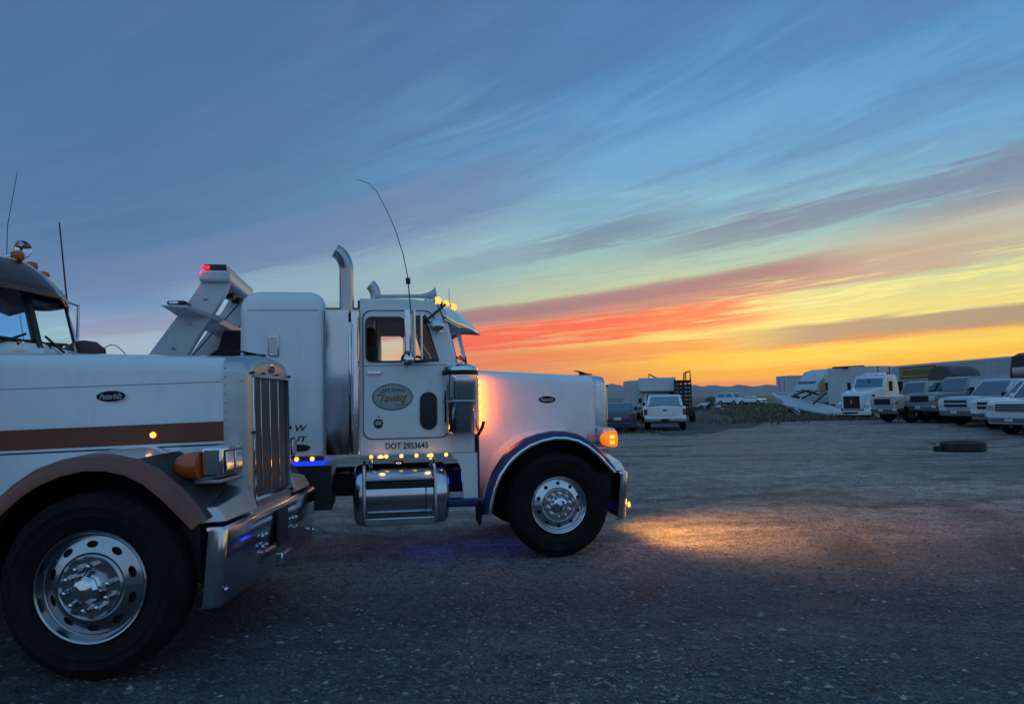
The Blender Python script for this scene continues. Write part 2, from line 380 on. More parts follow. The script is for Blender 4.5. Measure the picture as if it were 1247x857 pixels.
def wheel(parent, x, yf, side, TR=.53, RR=.30, width=.28, style='round', x_turn=0, detail=True, ttype='rubber'):
    """side -1: outer face towards -y"""
    z = TR
    def mp(a, b_, h): return (x+a, yf-side*h, z+b_)
    def lathe(m, prof, n=48, cap=False):
        m.grid([[mp(r*math.cos(2*math.pi*k/n), r*math.sin(2*math.pi*k/n), h) for k in range(n)] for r, h in prof], True, cap); return m
    g = RR
    if detail:
        m = M(); lathe(m, [(g*.88, .055), (g*.9, .05), (g*.93, .03), (g*.955, .006), (g*.985, 0), (g*1.01, .01), (g*1.0, .03)])
        if style == 'round': holed_ring(m, g*.6, g*.88, .022, .055, 10, .019, .019, mp)
        else: holed_ring(m, g*.6, g*.88, .022, .055, 10, .019, .033, mp)
        lathe(m, [(g*.6, .022), (g*.575, .006), (g*.55, .0), (g*.53, .004), (g*.51, .018), (g*.2, .018)])
        rim = m.build('wheel', 'polished' if style == 'round' else 'rim_metal', parent, smooth=35)
        m = M(); lathe(m, [(g*.86, .07), (g*.1, .075)], 32); m.build('brake_drum', 'black', rim)
        m = M(); lathe(m, [(g*.88, .055), (g*.86, .2), (g*.98, .26)], 32); m.build('rim_barrel', 'steel_dark', rim)
        for i in range(10):
            a = 2*math.pi*(i+.3)/10
            if style == 'oblong' and i == 1: continue      # the missing nut cover
            m = M(); c, s_ = g*.385*math.cos(a), g*.385*math.sin(a)
            rows = [[mp(c+r*math.cos(k*math.pi/4), s_+r*math.sin(k*math.pi/4), h) for k in range(8)] for r, h in ((.021, .018), (.019, .008), (.0165, .0), (.016, -.03), (.012, -.042), (.003, -.046))]
            m.grid(rows, True, True); m.build('lug_nut', 'chrome', rim)
        m = M()
        if style == 'round': lathe(m, [(g*.3, .018), (g*.29, -.02), (g*.26, -.045), (g*.2, -.05), (.01, -.10)], 10, True)
        else: lathe(m, [(g*.3, .018), (g*.27, -.02), (g*.235, -.035), (g*.235, -.05), (g*.18, -.072), (.01, -.088)], 8, True)
        m.build('hub_cap', 'chrome', rim, smooth=20)
    else:
        m = M(); lathe(m, [(.02, .06), (g*.5, .05), (g*.9, .07), (g, .0)], 24); rim = m.build('wheel', 'satin', parent)
    prof = [(g*.9, width*.5), (g*.99, .035), (g*1.03, .012), (g+.05, .0), (g+.1, -.012), (TR-.07, -.008), (TR-.035, .012), (TR-.008, .04), (TR, .062)]
    gr = [.095, .135, .175, .215]
    for q in gr:
        q *= width/.28*.9; prof += [(TR, q-.006), (TR-.012, q-.004), (TR-.012, q+.004), (TR, q+.006)]
    prof += [(TR-.005, width-.045), (TR-.03, width-.015), (TR-.1, width+.005), (g*1.0, width-.03)]
    if detail:
        i_ = prof.index((g+.1, -.012)); prof[i_:i_+1] = [(g+.075, -.008), (g+.08, -.013), (g+.09, -.013), (g+.095, -.009), (TR-.085, -.012), (TR-.08, -.017), (TR-.07, -.017)]
    m = M(); lathe(m, prof, 64); ty = m.build('tyre', ttype, rim, smooth=30)
    if detail:
        m = M()
        for k in range(46):
            a0, a1 = 2*math.pi*k/46, 2*math.pi*(k+.8)/46; P8 = []
            for h in (.005, .062):
                for r, a in ((TR-.04, a0), (TR-.04, a1), (TR-.0015, a1), (TR-.0015, a0)):
                    hh = h+(.034 if r > TR-.01 and h < .03 else .002); P8.append(mp(r*math.cos(a), r*math.sin(a), hh))
            m.hexa(P8)
        tag(m.build('tread_blocks', ttype, ty, smooth=0), kind='stuff')
    return rim
def hood_w(x): return .52+(.64-x)*.115           # half width of the hood along its length
def hood_top(x): return 1.865+(.64-x)*.055
def hood_sec(x, zb, grow=0., ins=0.):
    hw, zt = hood_w(x)+grow-ins, hood_top(x)+grow-ins; r = .11; pts = []
    pts.append((x, -hw, zb)); pts.append((x, -hw, (zb+zt-r)/2))
    for i in range(9):
        a = R(180-90*i/8); pts.append((x, -hw+r+r*math.cos(a), zt-r+r*math.sin(a)))
    for q in (-.6, -.3, 0): pts.append((x, (hw-r)*q, zt+.03*(1-q*q)))
    full = pts+[(p[0], -p[1], p[2]) for p in reversed(pts[:-1])]
    return full
FO = [(-.79, .46), (-.765, .58), (-.73, .73), (-.67, .88), (-.57, 1.03), (-.46, 1.13), (-.34, 1.205), (-.2, 1.25), (-.05, 1.275), (.1, 1.27), (.24, 1.235), (.36, 1.17), (.47, 1.08), (.56, .98), (.635, .87)]
FI = [(-.70, .47), (-.68, .58), (-.645, .71), (-.585, .84), (-.49, .965), (-.385, 1.055), (-.28, 1.12), (-.16, 1.165), (-.03, 1.19), (.09, 1.185), (.21, 1.155), (.31, 1.1), (.41, 1.015), (.5, .92), (.585, .83)]
def oval(cx, cz, rx, rz, n=28): return [(cx+rx*math.cos(2*math.pi*i/n), cz+rz*math.sin(2*math.pi*i/n)) for i in range(n)]

def truck(root, c):
    P, dx_ = c['paint'], c.get('cab_dx', 0.)
    near = -1
    # chassis
    m = M(); [m.box(-7.4, .55, y-.04, y+.04, .62, .86) for y in (-.42, .42)]
    for x in (-.9, -2.2, -3.6, -5, -6.6): m.box(x-.05, x+.05, -.38, .38, .66, .82)
    m.build('frame', 'steel_dark', root)
    m = M().cyl((0, -.95, .53), (0, .95, .53), .06); m.box(-.4, .4, -.55, -.45, .52, .58); m.box(-.4, .4, .45, .55, .52, .58); m.box(-.45, .3, -.33, .33, .62, 1.25)
    m.build('front_axle', 'steel_dark', root)
    wheel(root, c.get('wx', 0), -1.2, -1, RR=c['rim'], style=c['style']); wheel(root, c.get('wx', 0), 1.2, 1, RR=c['rim'], detail=False)
    for x in (-4.9, -6.25):
        for sd_ in (-1, 1): wheel(root, x, 1.22*sd_, sd_, RR=.3, width=.56, detail=False)
    # hood
    wxo = c.get('wx', 0.)
    zb = lambda x: max(.6, float(np.interp(x-wxo, [p[0] for p in FO], [p[1] for p in FO]))-.09)
    x_end = -.80-abs(dx_)
    xs = [x_end]+[x for x in np.linspace(-.8, .62, 23)]
    m = M().grid([hood_sec(x, max(.6, zb(x)) if x > -.82 else .6) for x in xs]); m.build('hood', P, root, smooth=50)
    m = M()
    for s_ in (-1, 1): m.box(-.78, .6, s_*.44, s_*.46, .45, 1.3)
    for s_ in (-1, 1): m.grid([[(ix+wxo, s_*.44, iz+.012), (ix+wxo, s_*1.19, iz+.012)] for ix, iz in FI])
    m.box(-.8, -.76, -.62, .62, .5, 1.7); m.build('wheel_well_liner', 'black', root)
    m = M(); zz = 1.70
    for s_ in ((-1,) if not c.get('lit') else ()): m.grid([[(x, s_*(hood_w(x)+.0015), z) for z in (zz-.002, zz+.002)] for x in np.linspace(x_end, .735, 12)])
    if m.v: m.build('hood_seam', 'seam_grey', root, 0)
    # radiator shell
    secs = [hood_sec(.60, .80, .004), hood_sec(.70, .80, .004), hood_sec(.735, .80, 0, .006), hood_sec(.755, .80, 0, .03), hood_sec(.765, .80, 0, .055)]
    for s_ in secs: pass
    m = M().grid(secs); sh = m.build('radiator_shell', c['shell'], root, smooth=60)
    hw = hood_w(.765)-.055
    top = [(p[1], p[2]) for p in hood_sec(.765, .80, 0, .055)]
    GW, GZ0, GZ1 = .425, .90, 1.735
    hole = rrect(-GW, GW, GZ0, GZ1, .03)
    fr = plate('shell_face', top, [hole], c['shell'], sh, lambda u, v, q: Vector((.735+q, u, v)), .031)
    m = M()
    n_h = rrect(-GW-.012, GW+.012, GZ0-.012, GZ1+.012, .035)
    plate('grille_frame', n_h, [rrect(-GW+.008, GW-.008, GZ0+.008, GZ1-.008, .03)], 'chrome', root, lambda u, v, q: Vector((.762+q, u, v)), .014)
    gw = (2*GW-.016)/4
    for i in range(4):
        y0 = -GW+.008+gw*i
        M().box(.742, .750, y0+.001, y0+gw-.001, GZ0, GZ1).build('grille_screen', 'grille_mesh', root)
    for i in range(1, 4):
        y0 = -GW+.008+gw*i
        M().box(.750, .7545, y0-.0055, y0+.0055, GZ0+.003, GZ1-.003).build('grille_bar', 'chrome', root, bevel=.003)
    for z in (GZ1+.02, 1.35, GZ0-.03):
        for y in (-GW-.018, GW+.018): M().box(.76, .785, y-.010, y+.010, z-.009, z+.009).build('grille_clip', 'black', root)
    for y in (-.2, .12): M().box(.76, .785, y-.013, y+.013, GZ1+.018, GZ1+.028).build('grille_clip', 'black', root)
    e = plate('emblem', oval(0, 1.797, .062, .034), [], 'chrome', root, lambda u, v, q: Vector((.765+q, u, v)), .01)
    plate('emblem_field', oval(0, 1.797, .055, .028), [], 'emblem_red', e, lambda u, v, q: Vector((.7751+q, u, v)), .002)
    text('Peterbilt', .088, .026, 'chrome', e, lambda u, v, q: Vector((.7772+q, u, 1.797+v)), shear=.25, depth=.002)
    # bird shaped ornament
    m = M(); zt = hood_top(.68)+.03
    m.hexa([(.58, -.02, zt), (.74, -.012, zt), (.74, .012, zt), (.58, .02, zt), (.56, -.014, zt+.028), (.72, -.006, zt+.018), (.72, .006, zt+.018), (.56, .014, zt+.028)])
    m.hexa([(.60, -.012, zt+.02), (.68, -.008, zt+.02), (.68, .008, zt+.02), (.60, .012, zt+.02), (.50, -.05, zt+.06), (.56, -.05, zt+.05), (.56, .05, zt+.05), (.50, .05, zt+.06)])
    m.build('hood_ornament', 'black_gloss', root, bevel=.003)
    # side emblem
    ex, ez, er_x, er_z = c['emblem']; yo = -hood_w(ex)
    e = plate('emblem', oval(ex, ez, er_x, er_z), [], 'chrome', root, lambda u, v, q: Vector((u, yo-q-.001, v)), .008)
    plate('emblem_field', oval(ex, ez, er_x*.965, er_z*.92), [], 'emblem_blue', e, lambda u, v, q: Vector((u, yo-q-.0092, v)), .002)
    text('Peterbilt', er_x*1.5, er_z*.95, 'emblem_text', e, lambda u, v, q: Vector((ex+u, yo-.0115-q, ez+v)), shear=.3, depth=.002)
    # rivets down the edge of the shell
    m = M(); 
    for i in range(15):
        z = .98+i*.058
        for s_ in (-1, 1): m.cyl((.615, s_*(hood_w(.615)+.004), z), (.615, s_*(hood_w(.615)+.010), z), .0075, .005, 6)
    tag(m.build('rivets', 'satin', root), kind='stuff')
    # fenders
    for s_ in (-1, 1):
        rows = []
        for (ox, oz), (ix, iz) in zip(FO, FI):
            dxn, dzn = ox-ix, oz-iz; L_ = math.hypot(dxn, dzn); dxn, dzn = dxn/L_, dzn/L_
            ox += wxo; ix += wxo
            q = lambda k, y: (ox+dxn*k, s_*y, oz+dzn*k)
            rows.append([q(.02, .46), q(.018, .7), q(.014, .95), q(.008, 1.11), q(-.004, 1.16), q(-.024, 1.192), q(-.05, 1.203), (ix+dxn*.0, s_*1.206, iz+dzn*.0), (ix, s_*1.15, iz)])
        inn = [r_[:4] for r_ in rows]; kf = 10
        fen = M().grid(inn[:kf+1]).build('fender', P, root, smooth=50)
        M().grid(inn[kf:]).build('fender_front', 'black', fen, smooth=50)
        M().grid([r_[3:] for r_ in rows]).build('fender_flare', c['fender'], fen, smooth=50)
        if c.get('trim'):
            M().tube([(ix+wxo+(ox-ix)*.22, s_*1.2, iz+(oz-iz)*.22) for (ox, oz), (ix, iz) in zip(FO, FI)], .022, 8).build('fender_trim', 'chrome', fen, smooth=60)
    # bumper
    b0, b1 = c['bumper']
    bx = c.get('bx', .74); bs = c.get('bs', 1.)
    prof = [(bx-.085, -1.20), (bx-.03, -1.198), (bx-.006, -1.185), (bx+.010, -1.165), (bx+.014, -1.14), (bx+.018, -.5), (bx+.02, 0)]
    prof = [(x, y*bs) for x, y in prof]
    prof = prof+[(x, -y) for x, y in prof[-2::-1]]
    m = M(); rows = []
    for (x, y) in prof:
        e_ = max(0, abs(y)-1.0)/.23
        rows.append([(x-.07, y, b0+.005), (x-.04, y, b0+.004+.03*e_**2), (x-.03, y, b0+.03), (x-.01, y, (b0+b1)/2), (x+.010, y, b1-.03), (x-.006, y, b1-.004), (x-.06, y, b1)])
    bmp = m.grid(rows).build('bumper', 'bumper_chrome', root, smooth=50)
    m = M().box(bx+.03, bx+.05, -.12, .12, b0+.17, b0+.43); m.build('tow_recess', 'black', bmp)
    m = M().box(bx+.04, bx+.075, -.15, .15, b0+.07, b0+.12); m.box(bx+.04, bx+.09, -.19, -.14, b0+.045, b0+.14); m.build('tow_pin', 'polished', bmp, bevel=.008)
    for y in (-1.05, -.42, -.34, .34, .42, 1.05):
        for z in ((b0+.3, b0+.23) if abs(y) < .9 else (b0+.1,)): M().lathe([(.018, 0), (.016, .014), (.001, .018)], (bx+(.022 if abs(y) < .9 else -.002), y, z), 'x', 10).build('bolt', 'chrome', bmp)
    # splash panels between shell and bumper
    for s_ in (-1, 1):
        a = s_*.47; b_ = s_*1.08
        m = M().hexa([(.62, a, .84), (.62, b_, .84), (.78, b_*.93, .84), (.80, a, .84), (.60, a, 1.03), (.57, b_, .93), (.73, b_*.93, .93), (.76, a, .985)])
        m.build('splash_panel', c['shell'], root, bevel=.006)
        m = M().box(.35, .62, s_*.5, s_*1.0, .5, .83); m.build('front_crossmember', 'black', root)
    # lamp pods
    pw_ = c.get('pod', .965)
    for s_ in (-1, 1):
        if s_ > 0: pw_ = min(pw_, .74)
        pod = M().box(.60, .735, min(s_*.56, s_*pw_), max(s_*.56, s_*pw_), 1.10, 1.285).build('headlight', 'chrome', root, bevel=.02, seg=3)
        M().box(.728, .742, min(s_*.585, s_*(pw_-.025)), max(s_*.585, s_*(pw_-.025)), 1.125, 1.26).build('headlight_bezel', 'black_gloss', pod, bevel=.004)
        for y in (.61+(pw_-.61)*.2, .585+(pw_-.61)*.77):
            M().box(.738, .75, s_*y-.07*(pw_-.56)/.4, s_*y+.07*(pw_-.56)/.4, 1.135, 1.25).build('lens', 'lens', pod, bevel=.012)
        M().box(.50, .66, min(s_*.45, s_*.56), max(s_*.45, s_*.56), 1.12, 1.22).build('bracket', 'satin', pod, bevel=.01)
        m = M(); m.box(.52, .72, min(s_*.52, s_*(pw_-.015)), max(s_*.52, s_*(pw_-.015)), 1.06, 1.085); m.build('tray', 'satin', pod, bevel=.006)
        lit = c.get('lit') and s_ == -1
        sdx = c.get('sig_dx', 0.); m = M(); cx, cy, cz = .575, (s_*.935 if s_ < 0 else .8), 1.165
        secs = []
        for k in range(9):
            f = k/8; x = .60+sdx+(.05 if sdx else 0)-(.15+(.02 if sdx else 0))*math.sin(f*math.pi/2); rz = (.088 if sdx else .084)*math.cos(f*math.pi/2)**.6+.002; ry = .075*math.cos(f*math.pi/2)**.6+.002
            secs.append([(x, cy+ry*math.cos(a), cz+.01+rz*math.sin(a)) for a in [2*math.pi*i/20 for i in range(20)]])
        sig = m.grid(secs, True, True).build('turn_signal', 'amber_lit' if lit else 'amber_off', root, smooth=60)
        if lit:
            for dz_ in (-.028, .032): M().box(.62, .665, cy-.088, cy-.066, cz-.012+dz_, cz+.016+dz_).build('bulb', 'amber_core', sig, bevel=.006)
    # cab shell with window openings
    X = lambda x: x+dx_
    cp = [(X(-2.0), 1.085), (X(-.84), 1.085), (X(-.84), 1.3), (X(-.9), 1.9), (X(-1.03), 2.02), (X(-1.10), 2.30), (X(-1.19), 2.58), (X(-1.26), 2.66), (X(-2.0), 2.68)]
    w1 = rrect(X(-1.93), X(-1.56), 2.035, 2.475, .05); w1[:5] = [(X(-1.56), 2.475)]*1+w1[1:5]
    w2 = [(X(-1.44), 2.04), (X(-1.215), 2.04), (X(-1.33), 2.44), (X(-1.36), 2.48), (X(-1.44), 2.485)]
    for s_ in (-1, 1):
        holes = [w1, w2] if s_ < 0 else [rrect(X(-1.99), X(-1.5), 2.04, 2.46, .05), w2]
        mp = (lambda u, v, q: Vector((u, -1.02+q+.063*max(0, v-2.05), v))) if s_ < 0 else (lambda u, v, q: Vector((u, 1.02-q-.063*max(0, v-2.05), v)))
        side = plate('cab_side', cp, holes, P, root, mp, .045)
    def roof_z(y): return 2.66+.085*(1-(abs(y)/.985)**2.6)
    ys = [-.985, -.96, -.9, -.78, -.6, -.3, 0, .3, .6, .78, .9, .96, .985]
    xf = lambda y: X(-.93-.27*abs(y))
    rows = [[(X(-2.0)+(xf(y)-X(-2.0))*k, y, roof_z(y)-dz_-(.02 if abs(y) > .98 else 0)) for y in ys] for k, dz_ in ((0, .035), (.05, .01), (.3, -.01), (.6, -.005), (.85, .02), (1., .055))]
    M().grid(rows).build('cab_roof', P, root, smooth=60)
    m = M().box(X(-2.0), X(-.86), -.98, .98, 1.06, 1.10); m.build('cab_floor', 'black', root)
    m = M().box(X(-2.02), X(-1.98), -.98, .55, 1.1, 2.66); m.build('cab_back', 'interior', root)
    # V windscreen: header, sill, pillars, two panes
    def wx(y, z): return X(-.80-.22*abs(y)/.95-.22*(z-2.03))
    for s_ in (-1, 1):
        q = lambda y, z, o=0: (wx(y, z)+o, s_*y, z)
        pane = M().grid([[q(.03, 2.07), q(.9, 2.05)], [q(.03, 2.6), q(.88, 2.54)]]).build('windscreen', 'windscreen_glass', root, 0)
        M().hexa([q(.88, 2.0, .012), q(.99, 2.0, -.05), q(.99, 2.0, -.09), q(.88, 2.0, -.03), q(.87, 2.6, .012), q(.95, 2.62, -.06), q(.95, 2.62, -.09), q(.87, 2.6, -.03)]).build('windscreen_pillar', P, root, bevel=.01)
        M().tube([q(.04, 2.075, .004), q(.885, 2.055, .004), q(.87, 2.55, .004)], .009, 6).build('windscreen_seal', 'black', pane)
        # wiper
        M().tube([q(.45, 2.02, .04), q(.3, 2.06, .04), q(.12, 2.12, .03)], .009, 6).tube([q(.2, 2.04, .02), q(.15, 2.07, .02), q(.62, 2.10, .02)], .011, 6).build('wiper', 'black', pane)
    M().hexa([(wx(0, 2.02)+.02, -.035, 2.02), (wx(0, 2.02)+.02, .035, 2.02), (wx(0, 2.02)-.03, .035, 2.02), (wx(0, 2.02)-.03, -.035, 2.02), (wx(0, 2.66)+.02, -.03, 2.66), (wx(0, 2.66)+.02, .03, 2.66), (wx(0, 2.66)-.03, .03, 2.66), (wx(0, 2.66)-.03, -.03, 2.66)]).build('windscreen_divider', c.get('divider', P), root, bevel=.008)
    rows = []
    for y in np.linspace(-.96, .96, 13):
        a = abs(y); rows.append([(wx(a, 2.04)+.015, y, 2.055), (wx(a, 2.0)+.03, y, 1.98), (X(-.84), y*.8, 1.93), (X(-.84), y*.8, 1.2)])
    M().grid(rows).build('cowl', P, root, smooth=50)
    M().grid([[(wx(abs(y), 2.56), y, 2.565-.03*abs(y)), (wx(abs(y), 2.6)-.01, y, 2.66), (xf(y), y, roof_z(y)-.056)] for y in np.linspace(-.93, .93, 13)]).build('header', P, root)
    # sun visor
    rows = []
    for y in np.linspace(-1., 1., 21):
        a = abs(y); wav = .02*math.cos(a*math.pi*3.)
        t0 = (xf(y)-.01, 2.69-.06*a*a); t1 = (X(-.63-.5*a), 2.40+.05*a-wav*.5)
        r_ = [(t0[0]+(t1[0]-t0[0])*k, y, t0[1]+(t1[1]-t0[1])*k+.03*math.sin(k*math.pi)) for k in (0, .25, .5, .75, 1)]
        rows.append(r_)
    vis = M().grid(rows).build('sun_visor', c['visor'], root, smooth=60, fix=False)
    so_ = vis.modifiers.new('solid', 'SOLIDIFY'); so_.thickness = .012
    M().tube([r_[-1] for r_ in rows], .008, 6).build('visor_edge', 'chrome' if c['visor'] != 'visor_shaded' else 'brown_paint', vis)
    # sleeper box
    SX0, SX1 = X(-3.17), X(-2.34); secs = []
    for z, ins in ((1.10, .0), (1.105, -.0), (2.545, 0), (2.62, .006), (2.68, .03), (2.725, .075), (2.755, .14), (2.765, .22)):
        secs.append([(x, y, z) for x, y in rrect(SX0+ins*.9, SX1-ins*.9, -1.02+ins, 1.02-ins, .07, 4)])
    slp = M().grid(secs, True, True).build('sleeper', P, root, smooth=50)
    M().grid([[(x, -1.022, z) for z in (2.548, 2.554)] for x in (SX0+.07, SX1-.07)]).build('roof_seam', 'navy_line', slp, 0)
    m = M()
    for s_ in (-1, 1):
        for xx in (SX0+.09, SX1-.09):
            for k in range(22): m.cyl((xx, s_*1.019, 1.16+k*.064), (xx, s_*1.023, 1.16+k*.064), .006, .003, 6)
        for k in range(10): m.cyl((SX0+.12+k*.068, s_*1.019, 1.125), (SX0+.12+k*.068, s_*1.023, 1.125), .006, .003, 6)
    tag(m.build('rivets', P, slp), kind='stuff')
    M().box(SX1-.01, X(-1.98), -.85, .85, 1.2, 2.6).build('gap_boot', 'black', root)
    # seats and steering wheel
    for y in (-.5, .5):
        M().box(X(-1.92), X(-1.48), y-.24, y+.24, 1.5, 1.66).box(X(-1.96), X(-1.82), y-.24, y+.24, 1.6, 2.22).box(X(-1.95), X(-1.85), y-.13, y+.13, 2.2, 2.42).build('seat', 'seat_fabric', root, bevel=.04)
    M().tube([(X(-1.34)+.05*math.sin(a), .5+.22*math.cos(a), 1.93+.2*math.sin(a)) for a in [2*math.pi*k/20 for k in range(21)]], .014, 6, False).build('steering_wheel', 'black', root)
    M().box(X(-1.2), X(-.95), -.9, .9, 1.6, 2.0).build('dashboard', 'interior', root, bevel=.05)
    # roof marker lamps
    for i, y in enumerate((-.72, -.36, 0, .36, .72)):
        xx = X(-.96-.33*abs(y)); zz = 2.685-.03*abs(y)
        o = M()
        secs = []
        for k in range(7):
            f = k/6; secs.append([(xx-.09+.16*f, y+.055*math.sin(math.acos(2*min(f, .98)-1 if f > .5 else 0))*math.cos(a)*(1 if f > .5 else .5+f), zz+.03+.038*(1 if f <= .5 else math.sqrt(max(0, 1-(2*f-1)**2))+.02)*math.sin(a)*(1 if f > .5 else .5+f)) for a in [2*math.pi*j/14 for j in range(14)]])
        ml = o.grid(secs[:4], True, True).build('marker_lamp', 'chrome', root, smooth=60)
        lit = c.get('lit')
        M().lathe([(.042, 0), (.042, .03), (.034, .055), (.002, .07)], (xx-.01, y, zz+.03), 'x', 14).build('lens', 'led_orange' if lit else 'amber_off', ml, smooth=60)
    return X

# ---- the far truck of the pair: white, blue fenders, lights on
TB = dict(paint='white_paint', fender='blue_paint', trim=True, shell='polished', rim=.293, style='round', bumper=(.345, .845), emblem=(.03, 1.61, .1, .042),
          visor='polished', lit=True, pod=.84, sig_dx=.055)
rB = empty('tow_truck', (.246, 9.05, 0), R(10), 0, 1, label='white tow truck with dark blue fenders, lit running lights and a chrome exhaust stack', cat='tow truck')
X = truck(rB, TB)
def mb(u0, v0): return side_map(u0, v0, -1.02)
# door outline, creases, decals
dr = [(-1.955, 1.245)]
door = rrect(-1.975, -1.10, 1.238, 2.56, .09, 6)
door = [(x if z < 2.0 or x < -1.5 else x-(z-2.0)*.28, z) for x, z in door]
inner = [(x+(.009 if x < -1.5 else -.009), z+(.009 if z < 1.9 else -.009)) for x, z in door]
sm = lambda u, v, q: Vector((u, -1.0205-q-(-.063*max(0, v-2.05)), v))
plate('door_seal', door, [inner], 'navy_line', rB, sm, .006)
M().grid([[(x, -1.0225, z) for z in (1.983, 1.989)] for x in (-1.965, -1.115)]).build('door_crease', 'navy_line', rB, 0)
for ho in (rrect(-1.945, -1.545, 2.02, 2.49, .06), ):
    plate('window_seal', ho, [rrect(-1.93, -1.56, 2.035, 2.475, .05)], 'black', rB, sm, .012)
plate('window_seal', [(-1.455, 2.025), (-1.195, 2.025), (-1.32, 2.45), (-1.355, 2.5), (-1.455, 2.5)], [[(-1.44, 2.04), (-1.215, 2.04), (-1.335, 2.44), (-1.36, 2.485), (-1.44, 2.485)]], 'black', rB, sm, .012)
M().box(-1.46, -1.44, -1.0, -.985, 2.04, 2.49).build('vent_window_bar', 'black', rB)
M().grid([[(-1.44, -.99, 2.04), (-1.215, -.99, 2.04)], [(-1.44, -.975, 2.48), (-1.345, -.975, 2.48)]]).build('vent_window', 'side_glass', rB, 0)
pw = rrect(-1.40, -1.225, 1.325, 1.71, .087, 8)
plate('peep_window', pw, [rrect(-1.388, -1.237, 1.337, 1.698, .075, 8)], 'black', rB, sm, .014)
plate('peep_window_glass', rrect(-1.388, -1.237, 1.337, 1.698, .075, 8), [], 'black_gloss', rB, sm, .005)
lo = plate('door_sign', oval(-1.675, 1.665, .205, .135, 40), [], 'decal_green', rB, sm, .004)
plate('sign_ring', oval(-1.675, 1.665, .205, .135, 40), [oval(-1.675, 1.665, .196, .126, 40)], 'lettering', lo, lambda u, v, q: sm(u, v, q+.0042), .002)
s2 = lambda cx, cz, rise=0: (lambda u, v, q: sm(cx+u, cz+v+rise*u, q+.0045))
text('LAKE TOWN', .25, .034, 'lettering', lo, lambda u, v, q: sm(-1.675+u, 1.735+v-.6*u*u, q+.0045), depth=.002)
text('Towing', .27, .105, 'lettering', lo, lambda u, v, q: sm(-1.665+u, 1.648+v+.05*u, q+.0045), shear=.45, depth=.002)
text('Towing', .265, .095, 'gold', lo, lambda u, v, q: sm(-1.672+u, 1.655+v+.05*u, q+.0068), shear=.45, depth=.002)
M().grid([[sm(-1.83+.01*k, 1.675+.003*k+dz, .005) for dz in (0, .012)] for k in range(8)]).build('swash', 'lettering', lo, 0)
M().grid([[sm(-1.66+.014*k, 1.59-.012*math.sin(k*.33)+.0*k+dz, .005) for dz in (0, .007)] for k in range(11)]).build('swash', 'lettering', lo, 0)
text('HEAVY DUTY', .14, .014, 'lettering', lo, s2(-1.68, 1.562), depth=.002) if False else None
dl = plate('shield_decal', [(-1.86, 1.435), (-1.84, 1.445), (-1.82, 1.44), (-1.80, 1.445), (-1.78, 1.435), (-1.772, 1.40), (-1.785, 1.365), (-1.82, 1.345), (-1.855, 1.365), (-1.868, 1.40)], [], 'lettering', rB, sm, .004)
M().grid([[sm(-1.85+.01*k, z, .005) for z in (1.385, 1.425)] for k in range(7)]).build('shield_panel', 'decal_green', dl, 0)
dh = M().box(-1.93, -1.79, -1.05, -1.035, 1.90, 1.93).box(-1.92, -1.90, -1.04, -1.02, 1.9, 1.93).box(-1.82, -1.80, -1.04, -1.02, 1.9, 1.93).build('door_handle', 'chrome', rB, bevel=.005)
for z in (1.4, 1.78): M().cyl((-1.088, -1.028, z), (-1.088, -1.028, z+.09), .012, n=8).build('door_hinge', 'satin', rB)
M().box(-1.825, -1.812, -1.027, -1.02, 1.46, 1.475).build('door_lock', 'lettering', rB)
text('DOT 2953645', .43, .062, 'lettering', rB, lambda u, v, q: Vector((-1.535+u, -1.0212-q, 1.168+v)), depth=.003)
text('00 W', .26, .066, 'lettering', rB, lambda u, v, q: Vector((-2.65+u, -1.0212-q, 1.372+v)), shear=.25, depth=.003)
text('VINE, UT', .46, .066, 'lettering', rB, lambda u, v, q: Vector((-2.785+u, -1.0212-q, 1.258+v)), shear=.25, depth=.003) if False else \
    text('E, UT', .27, .066, 'lettering', rB, lambda u, v, q: Vector((-2.65+u, -1.0212-q, 1.258+v)), shear=.25, depth=.003)
# sleeper side details
M().box(-2.895, -2.79, -1.045, -1.02, 2.09, 2.31).build('sleeper_vent', 'polished', rB, bevel=.012)
M().box(-2.88, -2.805, -1.05, -1.044, 2.12, 2.28).build('vent_cover', 'satin', rB, bevel=.004)
plate('sleeper_marker', oval(-2.575, 1.175, .085, .034), [], 'steel_dark', rB, lambda u, v, q: Vector((u, -1.021-q, v)), .012)
M().tube([(-2.8, -1.06, 1.21), (-2.66, -1.06, 1.215), (-2.6, -1.03, 1.2)], .012, 6).build('sleeper_handle', 'black', rB)
# polished extender panel, exhaust stack and grab rail
rows = []
for z in (1.10, 2.55):
    rows.append([(-2.345, -1.0, z), (-2.345, -1.045, z), (-2.33, -1.06, z), (-2.16, -1.075, z), (-2.11, -1.09, z)])
M().grid(rows).build('heat_shield', 'stainless', rB, smooth=50)
M().box(-2.345, -2.0, -1.05, -.9, 2.546, 2.56).build('shield_cap', 'satin', rB)
M().cyl((-2.055, -1.03, 1.1), (-2.055, -1.03, 2.54), .058, n=28).build('muffler', 'chrome', rB)
M().tube([(-2.095, -1.14, 1.5), (-2.095, -1.165, 1.53), (-2.095, -1.165, 2.38), (-2.095, -1.14, 2.41)], .014, 8).build('grab_rail', 'chrome', rB)
ex = [(-2.13, -1.0, 2.52), (-2.13, -1.0, 2.96)]+[(-2.13-.15*(1-math.cos(R(a))), -1.0-.02*math.sin(R(a)), 2.96+.21*math.sin(R(a))) for a in (12, 25, 38, 50, 62, 74)]
stk = M().tube(ex, [.072]*len(ex), 24, False).build('exhaust_stack', 'rim_metal', rB, smooth=60)
d = (Vector(ex[-1])-Vector(ex[-2])).normalized()
M().cyl(Vector(ex[-1])-d*.03, Vector(ex[-1])-d*.025, .068, n=24).build('exhaust_bore', 'black', stk)
